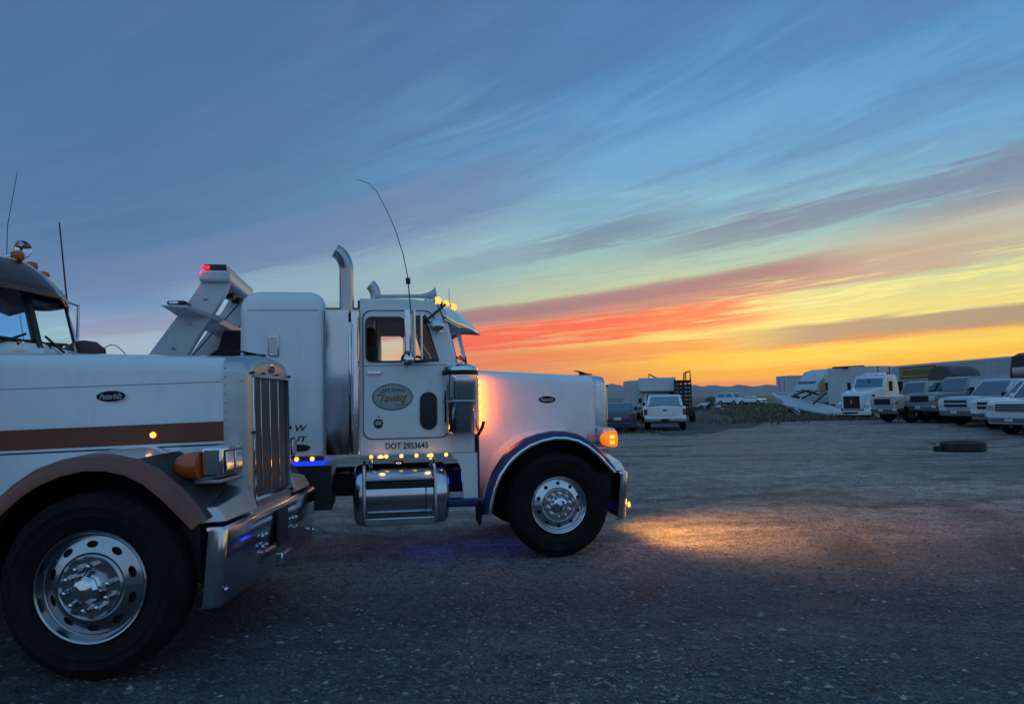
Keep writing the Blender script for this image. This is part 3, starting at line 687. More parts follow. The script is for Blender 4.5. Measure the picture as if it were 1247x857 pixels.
ex2 = [(-1.84, 1.0, 1.2), (-1.84, 1.0, 2.95)]+[(-1.84-.11*(1-math.cos(R(a))), 1.0, 2.95+.19*math.sin(R(a))) for a in (15, 30, 45, 58, 70)]
M().tube(ex2, .07, 20, True).build('exhaust_stack', 'satin', rB, smooth=60)
# air cleaner
ac_ = M().lathe([(.05, 1.29), (.165, 1.29), (.178, 1.31), (.178, 1.855), (.183, 1.86), (.183, 1.94), (.17, 1.965), (.12, 1.985), (.02, 1.99)], (-.985, -1.06, 0), 'z', 40).build('air_cleaner', 'chrome', rB, smooth=40)
M().lathe([(.1845, 1.875), (.1845, 1.925)], (-.985, -1.06, 0), 'z', 40).build('screen_band', 'steel_dark', ac_)
M().lathe([(.181, 1.6), (.184, 1.605), (.184, 1.615), (.181, 1.62)], (-.985, -1.06, 0), 'z', 40).build('strap', 'satin', ac_)
M().box(-1.1, -.9, -.98, -.8, 1.3, 1.4).build('bracket', 'black', ac_)
M().box(-.812, -.80, -1.075, -1.045, 1.31, 1.85).build('light_strip', 'black', ac_)
m = M()
for k in range(9): m.box(-.801, -.794, -1.07, -1.05, 1.325+k*.062, 1.343+k*.062)
m.build('led', 'led_orange', ac_)
for k in range(6): lamp('lamp', (-.715, -.77, 1.36+k*.095), rB, 1.1, (1, .17, .0), .03)
# skirt and step
M().prism([(-1.11, 1.08), (-.81, 1.08), (-.81, .56), (-.95, .57), (-.965, .62), (-.985, .92), (-1.03, 1.01), (-1.11, 1.05)], -1.03, -.99).build('cowl_skirt', 'white_paint', rB, bevel=.004)
M().box(-.815, -.795, -1.035, -.66, .5, 1.26).build('inner_skirt', 'blue_paint', rB)
M().box(-1.16, -.7, -1.12, -.96, .54, .62).build('step_rail', 'blue_paint', rB, bevel=.02)
M().box(-.84, -.79, -1.12, -1.0, .38, .6).prism([(-.80, .56), (-.765, .56), (-.80, .34), (-.82, .34)], -1.1, -1.0).build('mud_flap', 'rubber', rB, bevel=.008)
M().tube([(-.80, -1.0, 1.26), (-.77, -1.12, 1.34), (-.755, -1.12, 1.40)], .018, 8).build('hood_latch', 'black', rB)
# fuel tank with steps
m = M(); secs = []
for x, r in ((-2.075, .02), (-2.075, .2), (-2.06, .27), (-2.035, .3), (-2.0, .31), (-1.19, .31), (-1.155, .3), (-1.13, .27), (-1.115, .2), (-1.115, .02)):
    secs.append([(x, -.89+r*math.cos(a), .675+r*math.sin(a)) for a in [2*math.pi*k/48 for k in range(48)]])
tk = m.grid(secs, True).build('fuel_tank', 'stainless', rB, smooth=35)
for x in (-1.965, -1.265):
    m = M().tube([(x, -.9, 1.0), (x, -1.12, .97), (x, -1.205, .86), (x, -1.215, .47), (x, -1.2, .43)], .016, 8); m.build('step_bracket', 'satin', tk)
M().box(-1.96, -1.27, -1.2, -.98, .835, .862).build('step', 'satin', tk, bevel=.006)
m = M().box(-1.96, -1.27, -1.215, -1.17, .40, .475); m.build('step', 'polished', tk, bevel=.01)
m = M().box(-1.95, -1.28, -1.197, -1.187, .76, .825)
for k in range(24): m.box(-1.935+k*.027, -1.923+k*.027, -1.2, -1.196, .775, .81)
m.build('step_face', 'steel_dark', tk)
M().box(-1.36, -1.352, -1.208, -1.204, .46, .84).build('sight_line', 'black', tk)
M().lathe([(.05, .97), (.05, 1.0), (.045, 1.01), (.005, 1.012)], (-1.62, -.9, 0), 'z', 16).build('fuel_cap', 'chrome', tk)
for x in (-1.9, -1.3): M().box(x-.02, x+.02, -1.08, -1.02, .96, 1.04).build('hinge', 'chrome', tk, bevel=.006)
# light bars with leds
lb = M().box(-2.0, -1.08, -1.05, -.98, 1.045, 1.088).build('light_bar', 'polished', rB, bevel=.006)
for k in range(6): M().lathe([(.020, 0), (.018, -.012), (.002, -.018)], (-1.895+k*.151, -1.05, 1.067), 'y', 14).build('led', 'led_orange' if k == 0 else 'led_yellow', lb)
lb2 = M().box(-3.1, -2.36, -1.05, -.98, 1.045, 1.088).build('light_bar', 'rust', rB, bevel=.006)
for x in (-2.47, -2.62, -2.77): M().lathe([(.022, 0), (.02, -.012), (.002, -.018)], (x, -1.05, 1.067), 'y', 14).build('led', 'led_yellow', lb2)
for x in (-1.8, -1.3): lamp('lamp', (x, -1.12, 1.05), rB, .22, (1, .42, .08), .03)
# blue underglow
M().box(-2.68, -2.3, -1.05, -.7, 1.0, 1.035).build('blue_glow_strip', 'led_blue', rB)
for p, e_ in (((-1.0, -.85, .8), .45), ((-1.3, -.5, .35), 1.5), ((-.45, -.3, .4), 1.6)): lamp('lamp', p, rB, e_, (.02, .06, 1), .05)
M().box(-2.62, -2.28, -1.08, -.4, .56, 1.0).build('battery_box', 'black', rB, bevel=.01)
M().box(-3.3, -2.64, -1.04, -.4, .56, .98).build('tool_box', 'steel_dark', rB, bevel=.01)
M().prism([(-2.34, 1.04), (-2.2, 1.04), (-2.34, .78), (-2.42, .78)], -1.06, -1.03).build('step_plate', 'polished', rB)
# mirrors
mr = M().box(-1.56, -1.50, -1.36, -1.18, 2.10, 2.53).build('mirror', 'chrome', rB, bevel=.012)
M().tube([(-1.47, -1.03, 2.52), (-1.46, -1.3, 2.535), (-1.46, -1.3, 2.06), (-1.5, -1.03, 2.05)], .012, 8).tube([(-1.385, -1.03, 2.5), (-1.385, -1.2, 2.5), (-1.385, -1.2, 2.04), (-1.385, -1.03, 2.04)], .011, 8).tube([(-1.46, -1.25, 2.3), (-1.28, -1.03, 2.06)], .008, 6).build('mirror_bracket', 'polished', mr)
M().lathe([(.002, .0), (.06, .012), (.082, .04), (.084, .055), (.06, .09), (.01, .11)], (0, 0, 0), 'x', 28).build('convex_mirror', 'chrome', rB, smooth=70)
o = bpy.data.objects['convex_mirror']; o.location = (-1.57, -1.28, 2.03); o.rotation_euler = (0, 0, R(35))
M().tube([(-1.5, -1.28, 2.07), (-1.42, -1.2, 2.06), (-1.35, -1.05, 2.06)], .014, 8).tube([(-1.5, -1.22, 2.0), (-1.3, -1.05, 2.03)], .01, 6).build('mirror_arm', 'steel_dark', rB)
M().lathe([(.002, .0), (.05, .008), (.073, .03), (.075, .04), (.05, .06), (.01, .07)], (0, 0, 0), 'y', 28).build('spot_mirror', 'polished', rB, smooth=70)
o = bpy.data.objects['spot_mirror']; o.location = (-1.22, -1.16, 2.385)
M().tube([(-1.22, -1.12, 2.385), (-1.3, -1.08, 2.42), (-1.34, -1.02, 2.5)], .012, 6).tube([(-1.36, -1.05, 2.42), (-1.12, -1.0, 2.62)], .012, 6).build('mirror_arm', 'steel_dark', rB)
# horn and antenna
m = M().tube([(-1.85, -.35, 2.79), (-1.35, -.35, 2.795), (-1.27, -.35, 2.80), (-1.2, -.35, 2.81), (-1.17, -.35, 2.815)], [.02, .022, .032, .055, .085], 20, False)
m.box(-1.7, -1.67, -.37, -.33, 2.7, 2.78).box(-1.3, -1.27, -.37, -.33, 2.7, 2.78); m.build('air_horn', 'satin', rB, smooth=60)
m = M().tube([(-1.49, -1.2, 2.5), (-1.50, -1.2, 2.66), (-1.512, -1.2, 2.80)], .006, 6).tube([(-1.512, -1.2, 2.80), (-1.515, -1.2, 2.86)], .024, 10)
m.tube([(-1.515, -1.2, 2.86), (-1.56, -1.2, 3.1), (-1.64, -1.2, 3.36), (-1.72, -1.2, 3.55), (-1.82, -1.2, 3.74), (-1.9, -1.2, 3.82), (-2.02, -1.2, 3.86)], [.005, .0045, .004, .0035, .003, .003, .0025], 6)
m.build('antenna', 'black', rB)
M().tube([(-.98, .1, 2.72), (-.98, .1, 2.95)], .003, 5).build('antenna', 'black', rB)
# wrecker body and light pylon
wb = M().box(-7.6, -3.5, -1.15, 1.15, 1.0, 1.14).box(-7.4, -3.9, -1.15, -.75, .95, 1.75).box(-7.4, -3.9, .75, 1.15, .95, 1.75).build('wrecker_body', 'white_paint', rB, bevel=.02)
for x in (-4.6, -5.8, -6.9): M().box(x-.4, x+.4, -1.165, -1.148, 1.18, 1.7).build('locker_door', 'white_paint', rB, bevel=.008)
M().hexa([(-7.6, -.22, 1.5), (-4.3, -.22, 1.5), (-4.3, .22, 1.5), (-7.6, .22, 1.5), (-7.9, -.18, 2.1), (-4.3, -.2, 1.85), (-4.3, .2, 1.85), (-7.9, .18, 2.1)]).build('boom', 'boom_paint', rB, bevel=.02)
for s_, wd in ((-1, .0), (1, 0)):
    y0 = s_*.78; y1 = s_*.66
    pl = M().prism([(-4.38, 1.7), (-3.96, 1.7), (-3.37, 2.72), (-3.31, 2.87), (-3.59, 2.87), (-3.65, 2.76)], min(y0, y1), max(y0, y1)).build('pylon', 'boom_paint', rB, bevel=.01)
M().box(-3.60, -3.30, -.84, .92, 2.862, 2.985).build('crossbar', 'boom_paint', rB, bevel=.03)
lbr = M().box(-3.56, -3.34, -.80, .88, 2.99, 3.05).build('light_bar', 'black_gloss', rB, bevel=.012)
m = M()
M().box(-3.575, -3.50, -.815, -.76, 2.995, 3.035).build('red_lamp', 'led_red', lbr, bevel=.01)
lamp('lamp', (-3.63, -.86, 2.99), rB, .35, (1, .02, .05), .02)
for s_ in (-1,):
    for x, z in ((-4.1, 1.95), (-3.96, 2.2), (-3.81, 2.45), (-3.66, 2.7)): M().lathe([(.022, 0), (.02, -.01), (.003, -.014)], (x+.12, -.782, z), 'y', 8).build('bolt', 'satin', rB)
M().tube([(-3.98, -.70, 1.9), (-3.60, -.64, 2.5), (-3.42, -.62, 2.84)], .014, 6).build('hydraulic_hose', 'black', rB)
M().tube([(-3.40, -.5, 2.86), (-3.9, -.3, 2.2), (-4.3, -.2, 1.9)], .008, 6).build('winch_cable', 'steel_dark', rB)
M().tube([(-3.40, .5, 2.86), (-3.9, .3, 2.2), (-4.3, .2, 1.9)], .008, 6).build('winch_cable', 'steel_dark', rB)
for y in (-.4, 0, .4): M().box(-3.50, -3.40, y-.06, y+.06, 2.80, 2.862).build('work_lamp', 'black_gloss', rB, bevel=.01)
# lower wings with small beacon
M().hexa([(-3.86, -1.12, 2.575), (-3.66, -1.12, 2.56), (-3.42, -.6, 2.47), (-3.8, -.6, 2.50), (-3.89, -1.12, 2.59), (-3.64, -1.12, 2.59), (-3.40, -.6, 2.53), (-3.8, -.6, 2.56)]).build('wing', 'boom_paint', rB, bevel=.006)
M().hexa([(-3.75, -.6, 2.46), (-3.45, -.6, 2.46), (-3.45, 1.2, 2.46), (-3.75, 1.2, 2.46), (-3.75, -.6, 2.53), (-3.45, -.6, 2.53), (-3.45, 1.2, 2.53), (-3.75, 1.2, 2.53)]).build('wing', 'boom_paint', rB, bevel=.006)
M().box(-3.84, -3.66, -1.08, -.84, 2.597, 2.64).build('beacon', 'black_gloss', rB, bevel=.02)
M().box(-3.82, -3.73, -1.085, -1.05, 2.603, 2.634).build('beacon_lens', 'lens', rB, bevel=.01)
M().prism([(-3.85, 2.10), (-3.30, 2.10), (-3.30, 2.47), (-3.55, 2.47), (-3.62, 2.25)], .2, .8).build('winch_housing', 'steel_dark', rB, bevel=.01)
m = M().box(-3.84, -3.25, -.3, -.29, 2.03, 2.10).build('reflective_tape', 'plate', rB)
for k in range(6): M().hexa([(-3.84+k*.1, -.302, 2.032), (-3.79+k*.1, -.302, 2.032), (-3.79+k*.1, -.30, 2.032), (-3.84+k*.1, -.30, 2.032), (-3.80+k*.1, -.302, 2.098), (-3.75+k*.1, -.302, 2.098), (-3.75+k*.1, -.30, 2.098), (-3.80+k*.1, -.30, 2.098)]).build('tape_stripe', 'led_red' if False else 'red_lens', rB)
# fog lamp and headlights
M().lathe([(.03, 0), (.026, .012), (.003, .018)], (.775, -1.1, .49), 'x', 12).build('fog_lamp', 'amber_core', rB)
lamp('lamp', (.68, -1.13, 1.12), rB, .4, (1, .27, .02), .05)
lamp('lamp', (.86, -1.08, .49), rB, 2., (1, .3, .03), .03)
for s_ in (-1, 1):
    d = Vector((1., -.16, -.52)).normalized()
    lamp('lamp', (.84, s_*.4, .86), rB, 165, (1, .52, .08), .15, 'SPOT', d.to_track_quat('-Z', 'Y').to_euler(), 104, 1.)
    d = Vector((1., -.35, -.26)).normalized()
    lamp('lamp', (.84, s_*.4, .9), rB, 130, (1, .40, .14), .12, 'SPOT', d.to_track_quat('-Z', 'Y').to_euler(), 125, 1.)

# ---- the near truck: white with a brown stripe and brown fenders
TA = dict(paint='white_paint_clean', fender='brown_paint', shell='satin', rim=.322, style='oblong', bumper=(.35, .825), bx=.785, bs=.925, pod=.93, emblem=(-.1, 1.63, .098, .04),
          visor='visor_shaded', cab_dx=-.14, divider='black', wx=.065)
rA = empty('semi_truck', (-2.60, 5.80, 0), R(1), R(1.3), 1.035, label='white semi truck with brown stripe and brown fenders, cut off by the left edge', cat='truck')
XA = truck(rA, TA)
def strip(name, z0, z1, material, off, x0=-.98, x1=.60):
    m = M().grid([[(x, -(hood_w(x)+off), z) for z in (z0, z1)] for x in np.linspace(x0, x1, 6)]); return m.build(name, material, rA, 0)
strip('brown_stripe', 1.305, 1.435, 'brown_paint', .002); strip('pinstripe', 1.278, 1.288, 'navy_line', .002)
strip('pinstripe', 1.437, 1.443, 'white_paint', .002)
M().lathe([(.02, 0), (.018, -.008), (.002, -.012)], (.155, -(hood_w(.155)+.003), 1.365), 'y', 14).build('stripe_glint', 'amber_core', rA)  # added glowing disc in place of a warm reflection on the stripe
# roof beacons and spot lamp
M().lathe([(.02, -.1), (.05, -.085), (.066, -.02), (.07, 0), (.063, .008), (.035, -.015), (.01, -.02)], (0, 0, 0), 'x', 24).build('spot_lamp', 'chrome', rA, smooth=60)
o = bpy.data.objects['spot_lamp']; o.location = (-1.12, .1, 2.79); o.rotation_euler = (0, 0, R(-40))
M().cyl((-1.18, .1, 2.66), (-1.18, .1, 2.78), .02).build('lamp_post', 'chrome', rA)
# far mirror, antennas
M().tube([(-1.36, 1.0, 2.1), (-1.36, 1.28, 2.1), (-1.36, 1.30, 2.52), (-1.36, 1.0, 2.54)], .014, 8).tube([(-1.5, 1.0, 2.55), (-1.42, 1.15, 2.50), (-1.42, 1.15, 2.0)], .012, 8).build('mirror_bracket', 'polished', rA)
M().box(-1.45, -1.40, 1.08, 1.2, 2.1, 2.46).build('mirror', 'darkred_paint', rA, bevel=.01)
M().lathe([(.05, 1.35), (.175, 1.35), (.18, 1.4), (.18, 2.0), (.17, 2.10), (.1, 2.16), (.02, 2.175)], (-1.18, 1.06, 0), 'z', 30).build('air_cleaner', 'darkred_paint', rA, smooth=50)
M().tube([(-1.37, 1.2, 2.1), (-1.40, 1.2, 2.5), (-1.47, 1.2, 3.27)], [.010, .008, .006], 8).build('antenna', 'black', rA)
M().tube([(-1.56, .6, 2.68), (-1.55, .6, 3.1), (-1.47, .6, 3.55)], [.004, .003, .0025], 6).build('antenna', 'black', rA)
M().tube([(-1.1+.01*k, 1.15+.03*k, 2.06+.09*math.sin(k/10*math.pi)) for k in range(11)], .004, 6).build('cable', 'black', rA)

# ------------------------------------------------------------ ground
def sheet(name, material, xs, ys, dz=0., mask=None, kind='structure', rough=.012):
    nx, ny = len(xs), len(ys); Xg, Yg = np.meshgrid(xs, ys)
    a = np.clip((Xg-8)/12, 0, 1); b = np.clip((Yg-20)/14, 0, 1)
    Z = .26*(a*a*(3-2*a))*(b*b*(3-2*b))*np.clip(1-(Yg-70)/60, 0, 1)+dz
    near = np.exp(-((Yg-12)/40)**2)
    Z = Z+rough*near*(np.sin(Xg*1.7+np.sin(Yg*.9)*1.3)*np.cos(Yg*1.3+Xg*.4)-.6)
    v = np.stack([Xg, Yg, Z], -1).reshape(-1, 3)
    f = []
    for j in range(ny-1):
        for i in range(nx-1):
            if mask is None or mask((xs[i]+xs[i+1])/2, (ys[j]+ys[j+1])/2): k = j*nx+i; f.append((k, k+1, k+nx+1, k+nx))
    me = bpy.data.meshes.new(name); me.from_pydata(v.tolist(), [], f); me.update()
    return tag(link_mesh(name, me, material, None, 60), kind=kind)
def ground_mat():
    m = bpy.data.materials.new('gravel'); m.use_nodes = True; n = N(m.node_tree); p = m.node_tree.nodes['Principled BSDF']
    o = n.node('ShaderNodeTexCoord').outputs['Object']
    big = n.noise(o, .22, 5, .55, .6)
    streak = n.noise(n.vm('MULTIPLY', o, (.12, .9, 1.)), 1., 6, .6, .5)
    mid = n.noise(o, 2.2, 8, .65); fine = n.noise(o, 26, 6, .75)
    c = n.ramp(n.m('ADD', n.m('MULTIPLY', big, .55), n.m('MULTIPLY', streak, .45)), [(.38, (.20, .16, .135, 1)), (.5, (.36, .292, .248, 1)), (.62, (.50, .41, .35, 1))])
    c = n.mix(n.ss(mid, .42, .62), c, n.mix(1., c, (.6, .6, .62, 1), 'MULTIPLY'))
    c = n.mix(n.ss(n.noise(o, 7., 6, .7), .45, .62), c, n.mix(1., c, (.66, .66, .68, 1), 'MULTIPLY'))
    c = n.mix(n.ss(fine, .46, .66), c, n.mix(1., c, (.45, .45, .47, 1), 'MULTIPLY'))
    v = n.node('ShaderNodeTexVoronoi'); v.inputs['Scale'].default_value = 24.; n.put(v.inputs['Vector'], o)
    s_ = n.node('ShaderNodeSeparateXYZ'); n.put(s_.inputs[0], v.outputs['Color'])
    peb = n.m('MULTIPLY', n.ss(v.outputs['Distance'], .42, .2), n.ss(s_.outputs[0], .66, .8))
    c = n.mix(n.m('MULTIPLY', peb, .75), c, n.mix(s_.outputs[1], (.2, .2, .21, 1), (.48, .47, .46, 1)))
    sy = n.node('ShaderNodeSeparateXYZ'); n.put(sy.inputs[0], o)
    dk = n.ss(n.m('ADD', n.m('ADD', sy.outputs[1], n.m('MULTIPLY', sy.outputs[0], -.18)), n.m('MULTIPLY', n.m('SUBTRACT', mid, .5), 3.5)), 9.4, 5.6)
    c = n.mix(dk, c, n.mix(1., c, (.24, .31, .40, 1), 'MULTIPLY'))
    tr = None; X_, Y_ = sy.outputs[0], sy.outputs[1]
    wob = n.m('MULTIPLY', n.m('SUBTRACT', n.noise(o, .5, 3), .5), 1.2)
    for cx, cy, rr in ((2., 26., 15.2), (2., 26., 17.1), (26., 2., 21.5), (26., 2., 23.4), (-3., 44., 30.5), (-3., 44., 32.3), (14., 60., 40.), (14., 60., 41.9)):
        ddx = n.m('SUBTRACT', X_, cx); ddy = n.m('SUBTRACT', Y_, cy)
        d_ = n.m('ABSOLUTE', n.m('ADD', n.m('SUBTRACT', n.m('SQRT', n.m('ADD', n.m('MULTIPLY', ddx, ddx), n.m('MULTIPLY', ddy, ddy))), rr), wob))
        k_ = n.ss(d_, .42, .12); tr = k_ if tr is None else n.m('MAXIMUM', tr, k_)
    tr = n.m('MULTIPLY', tr, n.ss(n.noise(n.vm('ADD', o, (5, 5, 0)), .35, 4), .42, .6))
    c = n.mix(n.m('MULTIPLY', tr, .8), c, n.mix(1., c, (.5, .5, .52, 1), 'MULTIPLY'))
    for cx, cy, rx, ry in ((8.1, 14.3, .55, .28), (4.6, 25.5, 1.7, .8), (2.4, 19., 1.1, .5), (12.2, 22., 1.2, .6)):
        ddx = n.m('DIVIDE', n.m('SUBTRACT', X_, cx), rx); ddy = n.m('DIVIDE', n.m('SUBTRACT', Y_, cy), ry)
        k_ = n.ss(n.m('ADD', n.m('SQRT', n.m('ADD', n.m('MULTIPLY', ddx, ddx), n.m('MULTIPLY', ddy, ddy))), n.m('MULTIPLY', n.m('SUBTRACT', mid, .5), 1.5)), 1.1, .6)
        c = n.mix(n.m('MULTIPLY', k_, .7), c, n.mix(1., c, (.4, .4, .42, 1), 'MULTIPLY'))
    v2 = n.node('ShaderNodeTexVoronoi'); v2.inputs['Scale'].default_value = 62.; n.put(v2.inputs['Vector'], o)
    s2_ = n.node('ShaderNodeSeparateXYZ'); n.put(s2_.inputs[0], v2.outputs['Color'])
    g_ = n.m('ADD', .62, n.m('MULTIPLY', s2_.outputs[0], .95))
    c = n.mix(1., c, n.comb(g_, g_, g_), 'MULTIPLY'); c = n.mix(1., c, (1.32, 1.28, 1.25, 1), 'MULTIPLY')
    n.put(p.inputs['Base Color'], c)
    n.put(p.inputs['Roughness'], n.ss(big, .3, .7, .62, .9)); p.inputs['Specular IOR Level'].default_value = .35
    b1 = n.node('ShaderNodeBump'); b1.inputs['Strength'].default_value = 1.; b1.inputs['Distance'].default_value = .055
    n.put(b1.inputs['Height'], n.m('ADD', n.m('MULTIPLY', fine, .6), n.m('ADD', n.m('ADD', n.m('MULTIPLY', mid, 1.4), n.m('MULTIPLY', tr, -1.2)), n.m('ADD', n.m('MULTIPLY', s2_.outputs[1], .22), n.m('MULTIPLY', peb, .35)))))
    n.put(p.inputs['Normal'], b1.outputs[0]); MATS['gravel'] = m
ground_mat()
def soil_mat(name, c0, c1, c2, sc=1.):
    m = bpy.data.materials.new(name); m.use_nodes = True; n = N(m.node_tree); p = m.node_tree.nodes['Principled BSDF']
    o = n.node('ShaderNodeTexCoord').outputs['Object']
    a = n.noise(o, .12*sc, 6, .6, .5); b_ = n.noise(o, 1.6*sc, 8, .7)
    c = n.ramp(n.m('ADD', n.m('MULTIPLY', a, .6), n.m('MULTIPLY', b_, .4)), [(.38, (*c0, 1)), (.5, (*c1, 1)), (.62, (*c2, 1))])
    n.put(p.inputs['Base Color'], c); p.inputs['Roughness'].default_value = .95
    bn = n.node('ShaderNodeBump'); bn.inputs['Strength'].default_value = .8; bn.inputs['Distance'].default_value = .08
    n.put(bn.inputs['Height'], b_); n.put(p.inputs['Normal'], bn.outputs[0]); MATS[name] = m
soil_mat('dry_grass', (.05, .05, .03), (.10, .092, .055), (.17, .15, .095))
soil_mat('dirt', (.05, .045, .045), (.075, .068, .066), (.12, .11, .105))
soil_mat('plain', (.10, .105, .08), (.16, .15, .115), (.24, .22, .17), .05)
soil_mat('hill_soil', (.20, .185, .17), (.26, .24, .22), (.32, .30, .27), .01)
def edge_y(x):      # far edge of the gravel yard
    e = 33+1.2*math.sin(x*.5)+.8*math.sin(x*1.3+1)
    if 3 < x < 26: e += 9*math.exp(-((x-15)/6.5)**2)
    if x > 19: e = min(e, 41-(x-19)*1.7)
    return max(e, 22)
def g_axis(*seg):
    out = []
    for a, b_, n_ in seg: out += list(np.linspace(a, b_, n_, endpoint=False))
    return np.array(out+[seg[-1][1]])
gx = g_axis((-9000, -600, 8), (-600, -60, 10), (-60, 60, 60), (60, 600, 10), (600, 9000, 8)); gy = g_axis((-300, -10, 6), (-10, 80, 60), (80, 600, 14), (600, 12000, 12))
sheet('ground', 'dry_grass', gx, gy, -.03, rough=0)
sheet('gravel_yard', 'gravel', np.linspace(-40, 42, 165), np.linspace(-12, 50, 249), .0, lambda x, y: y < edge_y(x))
sheet('dirt_track', 'dirt', np.linspace(-2, 34, 73), np.linspace(33, 160, 128), .012, lambda x, y: abs(x-(11.2+.07*(y-36)+.0008*(y-36)**2))-.6*math.sin(y*.45) < (4.6 if y < 48 else 3.2 if y < 80 else 2.2) and y > edge_y(x)-.8)
# loose stones on the gravel
def stones(name, n_, smin, smax, ylo, yhi, pw_):
    base = np.array([(1, 0, 0), (.3, .9, 0), (-.8, .55, 0), (-.85, -.5, 0), (.25, -.95, 0), (.05, 0, .8), (0, 0, -.6)], float)
    fc = [(0, 1, 5), (1, 2, 5), (2, 3, 5), (3, 4, 5), (4, 0, 5)]
    y = ylo+(yhi-ylo)*rng.random(n_)**pw_; x = (rng.random(n_)*2-1)*(y*.72+1.)
    cl = .5+.5*np.sin(x*.9+np.sin(y*1.1)*2)*np.cos(y*.8-x*.3); keep = rng.random(n_) < .2+.8*cl**1.5
    x, y = x[keep], y[keep]; k = len(x)
    s_ = smin+(smax-smin)*rng.random(k)**4; a = rng.random(k)*6.283
    B_ = base[None]*(1+.35*(rng.random((k, 7, 3))-.5)); B_ = B_*np.stack([s_*(.7+.6*rng.random(k)), s_*(.6+.4*rng.random(k)), s_*(.35+.4*rng.random(k))], 1)[:, None]
    c, q = np.cos(a)[:, None], np.sin(a)[:, None]
    Px = B_[..., 0]*c-B_[..., 1]*q+x[:, None]; Py = B_[..., 0]*q+B_[..., 1]*c+y[:, None]
    near = np.exp(-((y-12)/40)**2)
    gzv = .012*near*(np.sin(x*1.7+np.sin(y*.9)*1.3)*np.cos(y*1.3+x*.4)-.6)
    Pz = B_[..., 2]+gzv[:, None]+.001
    v = np.stack([Px, Py, Pz], -1).reshape(-1, 3)
    F_ = (np.array(fc)[None]+7*np.arange(k)[:, None, None]).reshape(-1, 3)
    me = bpy.data.meshes.new(name); me.vertices.add(len(v)); me.vertices.foreach_set('co', v.ravel())
    me.loops.add(F_.size); me.loops.foreach_set('vertex_index', F_.ravel().astype(np.int32))
    me.polygons.add(len(F_)); me.polygons.foreach_set('loop_start', np.arange(0, F_.size, 3, dtype=np.int32)); me.polygons.foreach_set('loop_total', np.full(len(F_), 3, dtype=np.int32))
    me.update(calc_edges=True); me.validate()
    return link_mesh(name, me, 'stone', None, 0)
m = mat('stone', (.25, .25, .26), .55); n = N(m.node_tree); p = m.node_tree.nodes['Principled BSDF']
rp = n.node('ShaderNodeNewGeometry').outputs['Random Per Island']
n.put(p.inputs['Base Color'], n.ramp(rp, [(0, (.05, .047, .046, 1)), (.5, (.10, .094, .09, 1)), (.85, (.16, .15, .145, 1)), (.97, (.25, .24, .23, 1)), (1, (.36, .35, .34, 1))]))
p.inputs['Roughness'].default_value = .5
tag(stones('loose_gravel', 90000, .004, .020, 3.2, 15., 1.5), 'small grey loose stones scattered over the dark gravel yard in front', 'gravel', kind='stuff')

tag(stones('coarse_gravel', 16000, .010, .034, 3.2, 8.5, 1.3), 'coarser crushed stones lying in the darkest gravel nearest the camera', 'gravel', kind='stuff')

# grass tufts along the verge
def tufts(name, spots, hmin, hmax, per=6):
    m = M()
    for x, y in spots:
        z = gz(x, y); h = random.uniform(hmin, hmax)
        for _ in range(per):
            a = random.uniform(0, 6.28); w_ = random.uniform(.01, .03)*(y/30); l = random.uniform(.1, .5)*h; ox, oy = random.gauss(0, .12), random.gauss(0, .12)
            hh = h*random.uniform(.5, 1)
            m.add([(x+ox-w_, y+oy, z-.03), (x+ox+w_, y+oy, z-.03), (x+ox+l*math.cos(a), y+oy+l*math.sin(a), z+hh)], [(0, 1, 2)])
    return m.build(name, 'grass_blade', None, 0, fix=False)
m = mat('grass_blade', (.06, .065, .03), .9); n = N(m.node_tree); p = m.node_tree.nodes['Principled BSDF']
n.put(p.inputs['Base Color'], n.ramp(n.node('ShaderNodeNewGeometry').outputs['Random Per Island'], [(0, (.06, .055, .034, 1)), (.5, (.12, .10, .062, 1)), (1, (.24, .19, .12, 1))]))
def track_x(y): return 11.2+.07*(y-36)+.0008*(y-36)**2
sp1 = []
while len(sp1) < 15000:
    y = 24+110*random.random()**1.8; x = random.uniform(-.8*y, .76*y+3)
    if y < edge_y(x)+random.gauss(.3, .7): continue
    if abs(x-track_x(y)) < (4.4 if y < 48 else 3. if y < 80 else 2.)+random.gauss(0, .3): continue
    sp1.append((x, y))
tag(tufts('grass', sp1, .05, .22), 'short dry grass and weeds along the edge of the gravel yard', 'grass', kind='stuff')
sp2 = [(random.gauss(17.3, 2.6), random.gauss(44.5, 1.6)) for _ in range(420)]
tag(tufts('weeds', sp2, .12, .45, 5), 'taller weeds growing in front of the slanted white flatbed deck', 'weeds', kind='stuff')

# plain and hills far away
def ridge(name, dist, h0, amp, seed, material, depth=1500):
    r2 = random.Random(seed); ph = [r2.uniform(0, 6.28) for _ in range(9)]; rows = []
    A = np.linspace(-75, 75, 301)
    prof = []
    for a in A:
        u = a*.12; hgt = h0+amp*(.5*math.sin(u*1.+ph[0])+.3*math.sin(u*2.3+ph[1])+.2*math.sin(u*5.1+ph[2])+.12*math.sin(u*11+ph[3])+.06*math.sin(u*23+ph[4])+.03*math.sin(u*47+ph[5]))
        prof.append(max(hgt, h0*.15))
    for k, (dd, hf) in enumerate(((0, 0.), (.15, .25), (.4, .6), (.7, .9), (1., 1.), (1.6, .3), (2.2, 0))):
        rows.append([((dist+depth*dd)*math.sin(R(a)), (dist+depth*dd)*math.cos(R(a)), -1+prof[i]*hf*(1+.1*math.sin(i*1.7+k))*(1 if hf == 1 else 1)) for i, a in enumerate(A)])
    tag(M().grid(rows).build(name, material, None, 60), kind='structure')
ridge('plain', 500, 3.2, .6, 3, 'plain', 350)
ridge('foothills', 2500, 26, 8, 11, 'hill_soil', 900)
ridge('hills', 5500, 84, 26, 24, 'hill_soil', 1500)
